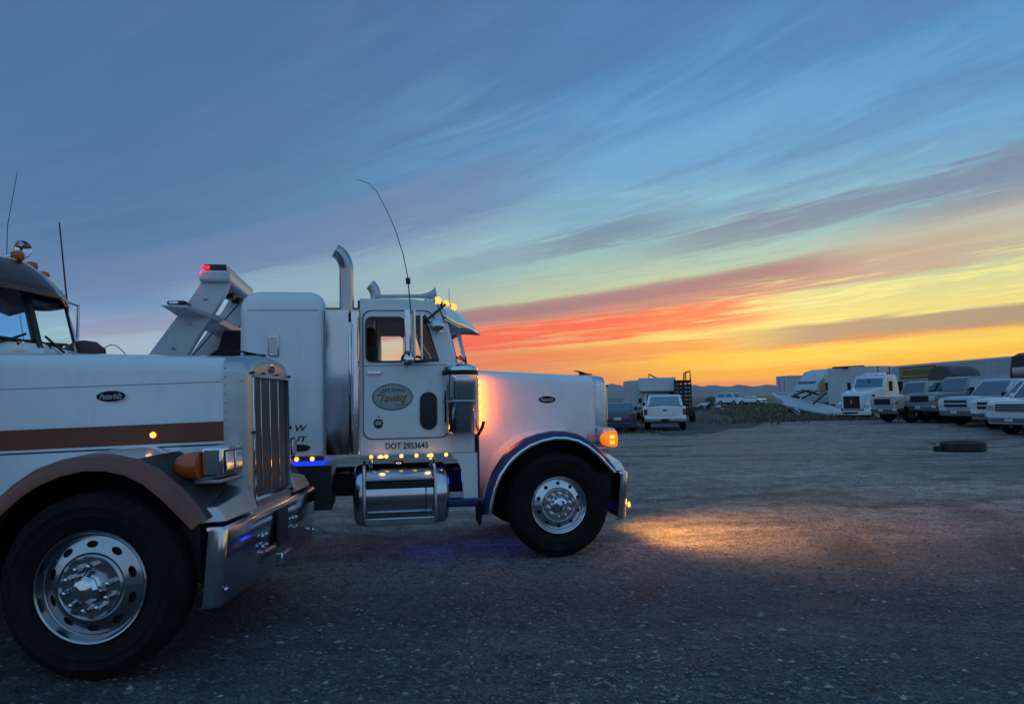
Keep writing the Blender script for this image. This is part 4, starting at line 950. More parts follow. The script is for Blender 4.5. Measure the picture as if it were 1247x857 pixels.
ridge('mountains', 9000, 175, 42, 8, 'hill_soil', 1800)

# ------------------------------------------------------------ parked cars, pickups and vans
def lerp(a, b_, f): return tuple(a[i]+(b_[i]-a[i])*f for i in range(3))
def car(name, loc, heading, label, cat, paint, L=5.2, Wd=1.95, H=1.8, hood=1.12, belt=1.18, wf=1.0, wr=4.1, R_=.38, cabx=(1.45, 2.15, 3.6, 3.9), kind='pickup',
        group=None, front='chevy', clr=.32, glass_='car_glass', cabpaint=None, two_tone=None, rear='plain', side_wins=((.06, .46), (.5, .95)), detail=True):
    """local x runs from the front bumper (0) backwards to the tail (-L); heading = direction the front points"""
    r = empty(name, (loc[0], loc[1], gz(loc[0], loc[1])+(loc[2] if len(loc) > 2 else 0)), heading, 0, 1, label=label, cat=cat, group=group)
    h = Wd/2
    def arch(xc): return [(-xc+(R_+.09)*math.cos(R(a)), R_+(R_+.09)*math.sin(R(a))) for a in (-12, 15, 40, 65, 90, 115, 140, 165, 192)]
    a1 = arch(wf); a2 = arch(wr)
    rear_top = {'pickup': belt+.02, 'suv': belt, 'van': belt, 'sedan': belt-.02}[kind]
    side = [(-.06, clr+.12), (-.0, hood-.35), (-.03, hood-.14), (-.10, hood-.05), (-.35, hood), (-cabx[0]-.05, belt-.02), (-cabx[3], belt), (-L+.12, rear_top), (-L+.03, rear_top-.06), (-L, clr+.35), (-L+.04, clr)]
    side += [(p[0], p[1]) for p in a2[::-1] if p[1] > clr]
    side += [(-wr+R_+.12, clr-.04), (-wf-R_-.12, clr-.04)] if False else []
    side += [(p[0], p[1]) for p in a1[::-1] if p[1] > clr]
    side += [(-.1, clr)]
    m = M(); secs = []
    for y, ins in ((-h, .05), (-h+.015, .0), (-h*.5, .0), (0, -.0), (h*.5, 0), (h-.015, 0), (h, .05)):
        crown = .035*(1-(y/h)**2)
        secs.append([(x*(1) if x > -L/2 else x, y, z+(crown if z > hood-.12 else 0)-(ins*.6 if z > hood-.12 else 0)) for x, z in side])
    # shoulders: pull the upper edge of the flanks in a little
    body = m.grid(secs, True, True).build('body', paint, r, smooth=45, bevel=.015)
    if two_tone: M().box(-L+.1, -.15, -h-.004, -h+.01, belt-.42, belt-.22).build('side_band', two_tone, body)
    # greenhouse
    bz, wt = belt, h*.80; wb = h*.94
    b4 = [(-cabx[0], -wb), (-cabx[0], wb), (-cabx[3], wb), (-cabx[3], -wb)]; t4 = [(-cabx[1], -wt), (-cabx[1], wt), (-cabx[2], wt), (-cabx[2], -wt)]
    m = M(); rows = []
    for f, ins in ((0, 0), (.93, 0), (1., .035)):
        rows.append([(b4[i][0]+(t4[i][0]-b4[i][0])*min(f, 1)+(-ins*2 if i < 2 else ins*2), (b4[i][1]+(t4[i][1]-b4[i][1])*f)*(1-ins), bz-.04+(H-bz+.04)*f) for i in range(4)])
    m.grid(rows, True, True); ch = m.build('cab', cabpaint or paint, r, smooth=30, bevel=.02)
    def pane(nm, A, B_, C_, D_, u0, u1, v0, v1, o):
        P = lambda u, v: lerp(lerp(A, B_, u), lerp(D_, C_, u), v)
        q = [P(u0, v0), P(u1, v0), P(u1, v1), P(u0, v1)]
        nrm = (Vector(q[1])-Vector(q[0])).cross(Vector(q[3])-Vector(q[0])).normalized()
        if nrm.dot(Vector(o)) < 0: nrm = -nrm
        mm = M().hexa([tuple(Vector(p_)-nrm*.02) for p_ in q]+[tuple(Vector(p_)+nrm*.006) for p_ in q]); return mm.build(nm, glass_, ch, 0, bevel=.004, seg=1)
    c3 = lambda p2, z: (p2[0], p2[1], z)
    zt = H*1.-.0
    pane('windscreen', c3(b4[0], bz), c3(b4[1], bz), c3(t4[1], zt), c3(t4[0], zt), .06, .94, .06, .86, (1, 0, 0))
    pane('rear_window', c3(b4[3], bz), c3(b4[2], bz), c3(t4[2], zt), c3(t4[3], zt), .08, .92, .1, .84, (-1, 0, 0))
    for s_ in (0, 1):
        A, B_ = (b4[0], b4[3]) if s_ == 0 else (b4[1], b4[2]); T0, T1 = (t4[0], t4[3]) if s_ == 0 else (t4[1], t4[2])
        for u0, u1 in side_wins: pane('side_window', c3(A, bz), c3(B_, bz), c3(T1, zt), c3(T0, zt), u0, u1, .08, .84, (0, -1 if s_ == 0 else 1, 0))
    # doors, handles and mirrors
    if detail:
        for s_ in (-1, 1):
            m = M()
            for xx in (-cabx[0]-.12, -cabx[0]-1.15): m.box(xx-.006, xx+.006, s_*h-.004, s_*h+.004, clr+.1, belt-.05)
            m.build('door_gap', 'black', body)
            M().box(-cabx[0]-.35, -cabx[0]-.2, min(s_*h, s_*(h+.16)), max(s_*h, s_*(h+.16)), belt+.02, belt+.2).build('side_mirror', 'black' if kind != 'van' else paint, r, bevel=.03)
            M().box(-cabx[0]-1.05, -cabx[0]-.92, min(s_*h, s_*(h+.03)), max(s_*h, s_*(h+.03)), belt-.16, belt-.12).build('door_handle', 'chrome', body)
    # front
    gz0, gz1 = hood-.40, hood-.13
    M().box(-.05, .012, -h*.62, h*.62, gz0, gz1).build('grille', 'black', r, bevel=.01)
    if front == 'chevy':
        M().box(0, .025, -h*.62, h*.62, (gz0+gz1)/2-.03, (gz0+gz1)/2+.03).build('grille_bar', 'silver_paint' if paint != 'silver_paint' else 'chrome', r, bevel=.006)
    elif front == 'ford':
        for k in range(3): M().box(0, .022, -h*.6, h*.6, gz0+.03+k*.08, gz0+.05+k*.08).build('grille_bar', 'silver_paint', r)
    elif front == 'old':
        m = M()
        for k in range(14): m.box(0, .018, -h*.6+k*h*.09, -h*.6+k*h*.09+.012, gz0+.02, gz1-.02)
        m.build('grille_bars', 'steel_dark', r)
    for s_ in (-1, 1):
        M().box(-.06, .015, min(s_*h*.64, s_*h*.96), max(s_*h*.64, s_*h*.96), gz0+.04, gz1-.01).build('headlight', 'lens', r, bevel=.012)
        M().box(-.18, -.02, min(s_*h*.9, s_*(h+.006)), max(s_*h*.9, s_*(h+.006)), gz0+.02, gz0+.14).build('turn_signal', 'amber_off', r, bevel=.01)
    bm_ = 'rim_metal' if front != 'plain' else 'black'
    m = M(); rows = []
    for x, y in ((-.35, -h-.01), (-.08, -h-.01), (.04, -h*.86), (.09, 0), (.04, h*.86), (-.08, h+.01), (-.35, h+.01)):
        rows.append([(x-.02, y, clr+.06), (x-.005, y, clr+.09), (x+.015, y, clr+.2), (x, y, clr+.23), (x-.08, y*.98, clr+.23), (x-.08, y*.98, clr+.06)])
    m.grid(rows, True, True).build('bumper', bm_, r, smooth=30)
    M().box(.05, .1, -.16, .16, clr+.1, clr+.23).build('number_plate', 'plate', r)
    # rear
    m = M()
    if kind != 'sedan': m.box(-L-.12, -L+.1, -h*.98, h*.98, clr+.02, clr+.2)
    else: m.box(-L-.06, -L+.1, -h*.98, h*.98, clr-.02, clr+.25)
    m.build('rear_bumper', 'chrome' if kind != 'sedan' else paint, r, bevel=.03)
    for s_ in (-1, 1):
        z0, z1 = (clr+.34, belt-.1) if kind != 'sedan' else (belt-.3, belt-.12)
        ww = .16 if kind != 'sedan' else .34
        M().box(-L-.012, -L+.1, min(s_*(h+.004), s_*(h-ww)), max(s_*(h+.004), s_*(h-ww)), z0, z1).build('tail_light', 'red_lens', r, bevel=.01)
    if kind == 'pickup':
        M().box(-L-.015, -L+.05, -h+.2, h-.2, clr+.3, belt).build('tailgate', paint, r, bevel=.012)
        M().box(-L-.03, -L, -.09, .09, belt-.2, belt-.13).build('tailgate_handle', 'black', r, bevel=.01)
        M().box(-L+.1, -cabx[3]-.06, -h+.1, h-.1, belt-.1, belt+.045).build('bed_opening', 'black', r)
        M().box(-L-.13, -L-.1, -.2, .2, clr+.04, clr+.16).build('number_plate', 'steel_dark', r)
        M().cyl((-L-.22, 0, clr-.02), (-L-.1, 0, clr-.02), .03, n=10).box(-L-.1, -L+.4, -.05, .05, clr-.06, clr+.02).build('tow_hitch', 'black', r)
    else: M().box(-L-.03, -L+.01, -.18, .18, clr+.36, clr+.5).build('number_plate', 'plate', r)
    M().box(-L+.3, -.3, -h*.8, h*.8, clr-.06, clr+.15).build('underbody', 'black', r)
    for xc in (wf, wr):
        for s_ in (-1, 1): wheel(r, -xc, s_*h, s_, TR=R_, RR=R_*.55, width=.24, detail=False)
    return r
def at(px, Y):      # where a line of sight meets the ground at distance Y
    d = fw+rt*((px-623.5)/FPX); return d.x/d.y*Y
def pt(px, py, Y):
    d = fw+rt*((px-623.5)/FPX)+up*((428.5-py)/FPX); k = Y/d.y; return Vector((d.x*k, Y, 1.6+d.z*k))
g = 'vehicles parked in the row on the right'
# row on the right, all noses to the left and towards the yard; heading measured from +X
car('suv', (at(1071, 36), 36, .03), R(187), 'old tan two-door off-road wagon, next to the white box-nosed flatbed truck', 'suv', 'tan_paint', L=4.7, Wd=1.98, H=1.92, hood=1.24, belt=1.28, wf=.85, wr=3.5, R_=.42,
    cabx=(1.5, 1.8, 4.3, 4.55), kind='suv', group=g, front='old', clr=.42)
car('pickup', (at(1119, 34), 34.2, .05), R(188), 'dull grey lifted pickup between the tan wagon and the silver pickup', 'pickup', 'grey_paint', L=5.6, Wd=1.98, H=2.02, hood=1.32, belt=1.35, wf=.95, wr=4.2, R_=.44,
    cabx=(1.5, 1.95, 3.9, 4.1), kind='pickup', group=g, front='old', clr=.52)
car('pickup', (at(1163, 31), 31.2, .02), R(190), 'silver pickup with a dark split grille, third vehicle from the right of the row', 'pickup', 'silver_paint', L=5.5, Wd=1.98, H=1.9, hood=1.18, belt=1.22, wf=.95, wr=4.3, R_=.4,
    cabx=(1.45, 2.1, 3.8, 4.0), kind='pickup', group=g, front='chevy', clr=.42)
car('pickup', (at(1202, 28.5), 28.5, .0), R(191), 'white pickup with a black grille and grey bumper, beside the van at the right edge', 'pickup', 'white_paint_clean', L=5.5, Wd=2.0, H=1.94, hood=1.2, belt=1.24, wf=.95, wr=4.3, R_=.4,
    cabx=(1.4, 2.2, 3.9, 4.1), kind='pickup', group=g, front='chevy', clr=.42)
car('van', (at(1226, 26.), 26., .0), R(192), 'white van with horizontal grille bars, cut off by the right edge', 'van', 'white_paint', L=5.4, Wd=2.02, H=2.1, hood=1.22, belt=1.26, wf=.9, wr=4.2, R_=.38,
    cabx=(.95, 1.7, 5.1, 5.3), kind='van', group=g, front='ford', clr=.4)
# middle ground
car('pickup', (pt(815, 524, 37)[0]+.85, 42.3), R(79), 'white pickup seen squarely from behind, parked at the far edge of the yard', 'pickup', 'white_paint', L=5.4, Wd=2.0, H=1.78, hood=1.15, belt=1.18, wf=.95, wr=4.2, R_=.4,
    cabx=(1.45, 2.1, 3.0, 3.35), kind='pickup', clr=.45, front='chevy')
car('sedan', (pt(752, 524, 37)[0]+.5, 41), R(83), 'dark blue sedan seen from behind, half hidden by the tow truck nose', 'car', 'navy_paint', L=4.7, Wd=1.82, H=1.42, hood=.95, belt=.98, wf=.85, wr=3.6, R_=.32,
    cabx=(1.2, 2.0, 3.5, 4.35), kind='sedan', clr=.24, front='plain')
car('pickup', (pt(766, 507, 58)[0], 58), R(250), 'small silver pickup far behind the dark blue sedan', 'pickup', 'silver_paint', L=4.8, Wd=1.8, H=1.62, hood=1.05, belt=1.08, wf=.85, wr=3.6, R_=.35,
    cabx=(1.3, 1.9, 2.8, 3.0), kind='pickup', clr=.34, detail=False)
car('van', (pt(897, 494, 128)[0], 125), R(-58), 'old white panel van standing alone in the far field', 'van', 'white_paint', L=4.8, Wd=1.95, H=2.0, hood=1.15, belt=1.2, wf=.8, wr=3.7, R_=.34,
    cabx=(.8, 1.3, 4.5, 4.7), kind='van', clr=.3, detail=False)
car('sedan', (pt(922, 494, 126)[0], 122), R(-42), 'white sedan in the far field, just right of the old van', 'car', 'white_paint', L=4.5, Wd=1.8, H=1.42, hood=.95, belt=.98, wf=.8, wr=3.5, R_=.32,
    cabx=(1.2, 1.8, 3.2, 3.8), kind='sedan', clr=.24, detail=False)

# box truck behind the white pickup: overcab box facing the yard
bx0 = pt(801, 500, 50)
r = empty('box_truck', (bx0.x, 50, 0), R(-99), 0, 1, label='white box truck with an overcab box, facing the yard behind the white pickup', cat='box truck')
M().box(-5.6, -1.0, -1.2, 1.2, 1.0, 2.98).build('cargo_box', 'trailer_white', r, bevel=.04)
M().box(-1.0, .45, -1.2, 1.2, 2.05, 2.95).build('overcab_box', 'trailer_white', r, bevel=.08, seg=3)
M().hexa([(-.98, -.9, 1.15), (.25, -.9, 1.15), (.25, .9, 1.15), (-.98, .9, 1.15), (-.98, -.78, 1.98), (-.25, -.78, 1.98), (-.25, .78, 1.98), (-.98, .78, 1.98)]).build('cab', 'white_paint', r, bevel=.04)
M().hexa([(.22, -.76, 1.22), (.26, -.76, 1.22), (.26, .76, 1.22), (.22, .76, 1.22), (-.18, -.66, 1.86), (-.14, -.66, 1.86), (-.14, .66, 1.86), (-.18, .66, 1.86)]).build('windscreen', 'car_glass', r)
M().box(-1.0, 1.3, -.98, .98, .5, 1.15).build('bonnet', 'white_paint', r, bevel=.08)
M().box(1.28, 1.34, -.6, .6, .72, 1.0).build('grille', 'black', r)
for s_ in (-1, 1):
    M().box(1.26, 1.335, s_*.78-.14, s_*.78+.14, .74, .98).build('headlight', 'lens', r, bevel=.02)
    M().box(-.1, .0, s_*1.12-.12, s_*1.12+.12, 1.3, 1.62).build('side_mirror', 'black', r)
    for x in (.5, -4.2): wheel(r, x, s_*1.02, s_, TR=.38, RR=.2, width=.25, detail=False)
M().box(1.3, 1.42, -1., 1., .4, .58).build('bumper', 'chrome', r, bevel=.02)
M().box(-5.6, -1.0, -1.21, 1.21, .93, 1.02).build('skirt', 'steel_dark', r)
# second pickup between box truck and sedan pair: pale utility cab nose hidden behind
r = empty('utility_trailer', (pt(774, 505, 54).x, 54, 0), R(-90), 0, 1, label='narrow white cargo trailer squeezed beside the box truck, left of it', cat='trailer')
M().box(-3.2, 0, -.35, .35, .6, 2.9).build('box', 'trailer_side', r, bevel=.03)
M().box(-.0, .03, -.3, .3, .7, 2.8).build('door', 'trailer_white', r); M().box(.0, 1.2, -.05, .05, .5, .6).build('drawbar', 'steel_dark', r)
for s_ in (-1, 1): wheel(r, -1.6, s_*.48, s_, TR=.33, RR=.18, width=.2, detail=False)
# stake-bed truck: dark wooden racks
sx = pt(833, 505, 49).x
r = empty('stake_truck', (sx, 49, 0), R(-90), 0, 1, label='dark stake-bed truck with tall wooden rack sides, right of the box truck', cat='truck')
M().box(-5, 0, -.5, .5, .75, .95).build('deck', 'steel_dark', r)
for s_ in (-1, 1):
    for k in range(7): M().box(-4.9, -.05, s_*.47-.02, s_*.47+.02, 1.0+k*.26, 1.18+k*.26).build('slat', 'wood', r)
    for x in (-4.8, -2.5, -.1): M().box(x-.05, x+.05, s_*.52-.03, s_*.52+.03, .9, 2.8).build('post', 'wood', r)
for k in range(7): M().box(-.06, -.02, -.48, .48, 1.0+k*.26, 1.18+k*.26).build('slat', 'wood', r)
for y in (-.25, .05, .3): M().box(-.02, .03, y-.04, y+.04, .9, 2.75).build('post', 'wood', r)
M().tube([(-.1, .5, 2.7), (-.1, .5, 3.3), (-.1, .1, 3.18), (-.1, .08, 2.6)], .045, 6).tube([(-.1, .5, 3.3), (-1.4, .5, 3.3), (-1.4, .5, 2.7)], .04, 6).build('hoist_frame', 'rust', r)
M().tube([(-2.5, -.5, 2.8), (-2.5, -1.3, 3.0), (-2.5, -1.75, 3.25), (-2.5, -1.75, 2.95)], .05, 6).build('hoist_hook', 'rust', r)
M().box(-4.6, .9, -.48, .48, .45, .8).build('chassis', 'black', r)
for s_ in (-1, 1):
    for x in (.2, -3.8): wheel(r, x, s_*.6, s_, TR=.42, RR=.22, width=.25, detail=False)
# scrap heap right of the stake truck
rs = random.Random(5); c0 = pt(858, 496, 92)
r = empty('scrap_pile', (c0.x, 92, 0), 0, 0, 1, label='low heap of bent scrap panels in the grass left of the old van', cat='scrap')
for k in range(26):
    x, y, z = rs.uniform(-2.2, 1.9), rs.uniform(-1, 1), rs.uniform(.1, .9); a, b_ = rs.uniform(.15, .6), rs.uniform(.02, .2)
    o = M().hexa([(-a, -.3, -b_), (a, -.25, -b_*.6), (a*.8, .3, -b_), (-a, .28, -b_*.7), (-a*.9, -.3, b_), (a*.7, -.2, b_*1.3), (a, .3, b_), (-a*.8, .3, b_*.8)]).build('scrap_piece', rs.choice(['trailer_white', 'steel_dark', 'rust', 'steel_dark', 'silver_paint', 'black']), r, bevel=.01)
    o.location = (x, y, z*(1-abs(x)/3)); o.rotation_euler = (rs.uniform(-.8, .8), rs.uniform(-.9, .9), rs.uniform(0, 3))
# shrubs on the plain
def shrub(px, py, Y, h, label):
    p0 = pt(px, py, Y); r = empty('shrub', (p0.x, Y, 0), 0, 0, 1, label=label, cat='shrub')
    m = M(); 
    for k in range(5): m.tube([(0, 0, 0), (random.gauss(0, h*.2), random.gauss(0, h*.2), h*.7)], [h*.03, h*.01], 5)
    m.build('stem', 'wood', r)
    m = M()
    for k in range(380):
        a = random.uniform(0, 6.28); q = random.random()**.5*h*.6; z = h*(.25+.75*random.random()*(1-(q/(h*.6))**2*.6)); s_ = h*.06
        c = Vector((q*math.cos(a)*1.3, q*math.sin(a), z)); u = Vector((random.gauss(0, 1), random.gauss(0, 1), random.gauss(0, 1))).normalized(); v_ = u.orthogonal().normalized()
        m.add([c+u*s_, c+v_*s_*.7, c-u*s_, c-v_*s_*.7], [(0, 1, 2, 3)])
    m.build('leaves', 'foliage_dark', r, 0, fix=False)
shrub(918, 488, 150, 1.9, 'dark shrub in the far field right of the white sedan'); shrub(866, 484, 190, 2.0, 'small dark shrub on the plain left of the old van')
shrub(929, 488, 170, 1.5, 'lower brown shrub at the right end of the shrub clump beyond the sedan')

# ------------------------------------------------------------ big vehicles on the right
def trailer(loc, heading, L, Wd, z0, z1, label, name='semi_trailer', end='doors', sidecol='trailer_side', ribs=14):
    r = empty(name, (loc[0], loc[1], 0), heading, 0, 1, label=label, cat='trailer')
    M().box(-L, 0, -Wd/2, Wd/2, z0, z1).build('box', sidecol, r, bevel=.03)
    for s_ in (-1, 1):
        M().box(-L, 0, s_*Wd/2-.03, s_*Wd/2+.03, z1-.14, z1+.012).build('top_rail', 'silver_paint', r)
        M().box(-L, 0, s_*Wd/2-.03, s_*Wd/2+.03, z0-.02, z0+.2).build('bottom_rail', 'steel_dark', r)
        m = M()
        for k in range(ribs): m.box(-L*(k+.5)/ribs-.03, -L*(k+.5)/ribs+.03, s_*Wd/2-.02, s_*Wd/2+.025, z0+.2, z1-.14)
        tag(m.build('ribs', sidecol, r), kind='stuff')
    for y0 in (-Wd/2+.05, .01):
        dd = M().box(-L-.04, -L+.01, y0, y0+Wd/2-.06, z0+.1, z1-.1).build('rear_door', 'trailer_white', r, bevel=.01)
        M().tube([(-L-.07, y0+.35, z0+.1), (-L-.07, y0+.35, z1-.15)], .02, 6).build('lock_rod', 'steel_dark', dd)
    for x in (-L+1.2, -L+2.5):
        for s_ in (-1, 1): wheel(r, x, s_*Wd/2, s_, TR=.5, RR=.28, width=.3, detail=False)
    M().box(-3.4, -3.2, -.9, -.8, 0, z0).box(-3.4, -3.2, .8, .9, 0, z0).build('landing_gear', 'steel_dark', r)
    return r
# far plain trailer
p0 = pt(1038, 470, 92); p1 = pt(952, 480, 92)
r = trailer((p0.x+1.5, 95), R(8), p0.x-p1.x+1, 2.5, 1.1, 4.05, 'pale grey trailer standing farthest away, left end of the trailer group')
# long white trailer with yellow banner: nearer at its right end
pa, pb = pt(1079, 470, 66), pt(1262, 470, 48.5)
dv = pb-pa; ln = math.hypot(dv.x, dv.y); hd = math.atan2(dv.y, dv.x)
r = trailer((pb.x, pb.y), hd, ln, 2.5, 1.15, 3.86, 'long white trailer with a yellow banner, behind the row of parked pickups', ribs=26)
def sgn(px0, px1):
    out = []
    for px in (px0, px1):
        d = fw+rt*((px-623.5)/FPX); k = (pa.x*dv.y-pa.y*dv.x)/(d.x*dv.y-d.y*dv.x); q = Vector((d.x*k, d.y*k, 0)); out.append(-(math.hypot(q.x-pb.x, q.y-pb.y)))
    return out
u0, u1 = sgn(1113, 1158); sc_ = u1-u0
bn = M().box(u0, u1, -1.30, -1.27, 2.85, 3.62).build('banner', 'yellow_sign', r, bevel=.004)
M().box(u0-.06, u1+.06, -1.285, -1.265, 2.78, 3.69).build('banner_frame', 'black', r)
def worn_lettering(x0, x1, z0, z1, y, seed, material, parent):      # too weathered and far to read: only strokes remain
    r_ = random.Random(seed); m = M(); x = x0
    while x < x1-.1:
        w_ = r_.uniform(.1, .2); t_ = .05
        m.box(x, x+t_, y-.008, y, z0, z1)
        if r_.random() < .7: m.box(x+t_, x+w_, y-.008, y, z1-t_, z1)
        if r_.random() < .6: m.box(x+t_, x+w_, y-.008, y, (z0+z1)/2-.03, (z0+z1)/2+.03)
        if r_.random() < .5: m.box(x+t_, x+w_, y-.008, y, z0, z0+t_)
        x += w_+r_.choice((.09, .09, .09, .26))
    m.build('lettering', material, parent, 0)
worn_lettering(u0+sc_*.1, u0+sc_*.88, 3.08, 3.42, -1.301, 4, 'lettering', bn)
worn_lettering(u0+sc_*.15, u0+sc_*.85, 2.4, 2.66, -1.281, 9, 'navy_line', r)
# sleeper tractor and box body between the trailers
q0 = pt(995, 500, 62)
r = empty('semi_tractor', (q0.x, 62, 0), R(205), 0, 1, label='white high-roofed semi tractor with painted orange reflections, left of the upright reefer box', cat='truck')
secs = []
for x, zt in ((1.3, 1.8), (1.2, 2.4), (.6, 3.0), (.2, 3.5), (-.6, 3.72), (-2.2, 3.78)): secs.append([(x, y, z) for y, z in rrect(-1.15, 1.15, .9, zt, .22, 4)])
M().grid(secs, True, True).build('cab', 'trailer_white', r, smooth=50)
M().hexa([(1.31, -.95, 1.9), (1.31, .95, 1.9), (1.15, .95, 1.9), (1.15, -.95, 1.9), (1.0, -.9, 2.75), (1.0, .9, 2.75), (.7, .9, 2.75), (.7, -.9, 2.75)]).build('windscreen', 'car_glass', r)
M().box(1.2, 2.3, -.95, .95, .7, 1.75).build('bonnet', 'trailer_white', r, bevel=.15, seg=3)
M().box(2.28, 2.34, -.45, .45, .85, 1.6).build('grille', 'black', r)
M().hexa([(.2, 1.152, 1.7), (1.1, 1.152, 1.5), (1.1, 1.17, 1.5), (.2, 1.17, 1.7), (.3, 1.152, 3.0), (.9, 1.152, 2.6), (.9, 1.17, 2.6), (.3, 1.17, 3.0)]).build('side_reflection', 'orange_reflection', r)  # orange reflection on the white cab, painted as a thin plate
M().hexa([(-1.9, 1.152, 2.4), (-1.5, 1.152, 2.2), (-1.5, 1.17, 2.2), (-1.9, 1.17, 2.4), (-1.8, 1.152, 3.5), (-1.55, 1.152, 3.4), (-1.55, 1.17, 3.4), (-1.8, 1.17, 3.5)]).build('side_reflection', 'orange_reflection', r)
M().box(-.2, .6, 1.15, 1.165, 1.95, 2.6).build('side_window', 'car_glass', r, bevel=.02)
M().box(-5, 1, -.5, .5, .6, .9).build('frame', 'steel_dark', r)
for s_ in (-1, 1):
    for x in (1.5, -3.2, -4.5): wheel(r, x, s_*1.15, s_, TR=.5, RR=.28, width=.3, detail=False)
q0 = pt(1020, 500, 58)
r = empty('reefer_box', (q0.x, 58, 0), R(118), 0, 1, label='upright white box body with a dark louvred vent, beside the semi tractor', cat='cargo box')
M().box(-4.0, 0, -.95, .95, .9, 3.62).build('box', 'trailer_white', r, bevel=.03)
M().box(-4.03, -3.98, -.55, .25, 2.55, 3.15).build('vent', 'steel_dark', r)
for k in range(5): M().box(-4.05, -4.03, -.53, .23, 2.6+k*.1, 2.64+k*.1).build('louvre', 'grey_paint', r)
M().box(-4.05, -3.98, .55, .58, .95, 3.55).box(-4.05, -3.98, -.7, -.66, .95, 3.55).build('door_seam', 'black', r)
M().box(-4.02, -3.98, -.5, .35, 1.4, 2.3).build('machine_panel', 'grey_paint', r, bevel=.02)
M().box(-4.08, -4.02, -.3, .1, 1.15, 1.3).build('step', 'silver_paint', r)
M().box(-4., .2, -.9, .9, .5, .88).build('frame', 'black', r)
for s_ in (-1, 1):
    for x in (-.8, -2.8): wheel(r, x, s_*.95, s_, TR=.48, RR=.26, width=.28, detail=False)
# hoist arm
a0 = pt(1030, 447, 56)
r = empty('loader_crane', (pt(1048, 500, 56).x, 56, 0), 0, 0, 1, label='brown knuckle crane arm rising over the roofs behind the white flatbed truck', cat='crane')
M().box(-.25, .25, -.25, .25, .6, 3.0).build('column', 'rust', r, bevel=.03)
M().hexa([(-1.9, -.1, 3.55), (.3, -.1, 3.5), (.3, .1, 3.5), (-1.9, .1, 3.55), (-1.9, -.1, 3.66), (.3, -.12, 3.74), (.3, .12, 3.74), (-1.9, .1, 3.66)]).build('arm', 'rust', r)
M().prism([(-.3, 2.9), (.4, 2.9), (.48, 3.3), (.4, 3.72), (.1, 3.74), (-.2, 3.3)], -.14, .14).tube([(-.5, .15, 3.1), (.1, .15, 3.2)], .07, 8).tube([(-.55, .15, 3.35), (.1, .15, 3.4)], .05, 8).build('knuckle', 'rust', r)
M().box(-1.2, 1.2, -.8, .8, .0, .7).build('base', 'steel_dark', r, bevel=.05)
# lowered white flatbed deck lying slanted
d0 = pt(974, 497, 50)
r = empty('flatbed_deck', (d0.x, 50, 0), R(-6), 0, 1, label='empty white car-carrier deck tipped towards the grass, with scrap lying on it', cat='deck')
M().hexa([(-1.3, -1.3, .95), (2.6, -1.6, -.05), (2.9, .8, .0), (-1.2, 1.2, 1.25), (-1.3, -1.3, 1.07), (2.6, -1.6, .07), (2.9, .8, .75), (-1.2, 1.2, 1.75)]).build('deck', 'trailer_side', r, bevel=.015)
M().tube([(-1.35, 1.3, 1.78), (-1.45, -.3, 1.5), (-.4, -1.6, .55)], .06, 8).tube([(-1.35, 1.3, 1.8), (1.6, 1.2, 1.75)], .05, 8).build('side_rail', 'silver_paint', r)
M().tube([(-1.4, 0, 1.35), (-.3, -1.45, .3)], .05, 8).build('ramp_edge', 'silver_paint', r)
for k, (x, y, z, a) in enumerate(((.2, .4, 1.72, -.35), (.75, .35, 1.6, -.5), (.9, .7, 1.75, .3), (1.35, .4, 1.3, -.8))):
    M().hexa([(x-.5, y-.1, z+a*.5), (x+.5, y-.1, z-a*.5), (x+.5, y+.1, z-a*.5), (x-.5, y+.1, z+a*.5), (x-.5, y-.1, z+.12+a*.5), (x+.5, y-.1, z+.1-a*.5), (x+.5, y+.1, z+.1-a*.5), (x-.5, y+.1, z+.12+a*.5)]).build('scrap_beam', 'steel_dark', r)
M().hexa([(2.4, -1.2, 0), (4.0, -1.3, 0), (4.0, -.2, 0), (2.3, -.2, 0), (2.5, -1.1, .75), (3.1, -1.2, .62), (3.2, -.2, .6), (2.4, -.2, .85)]).build('ramp_flap', 'trailer_side', r, bevel=.02)

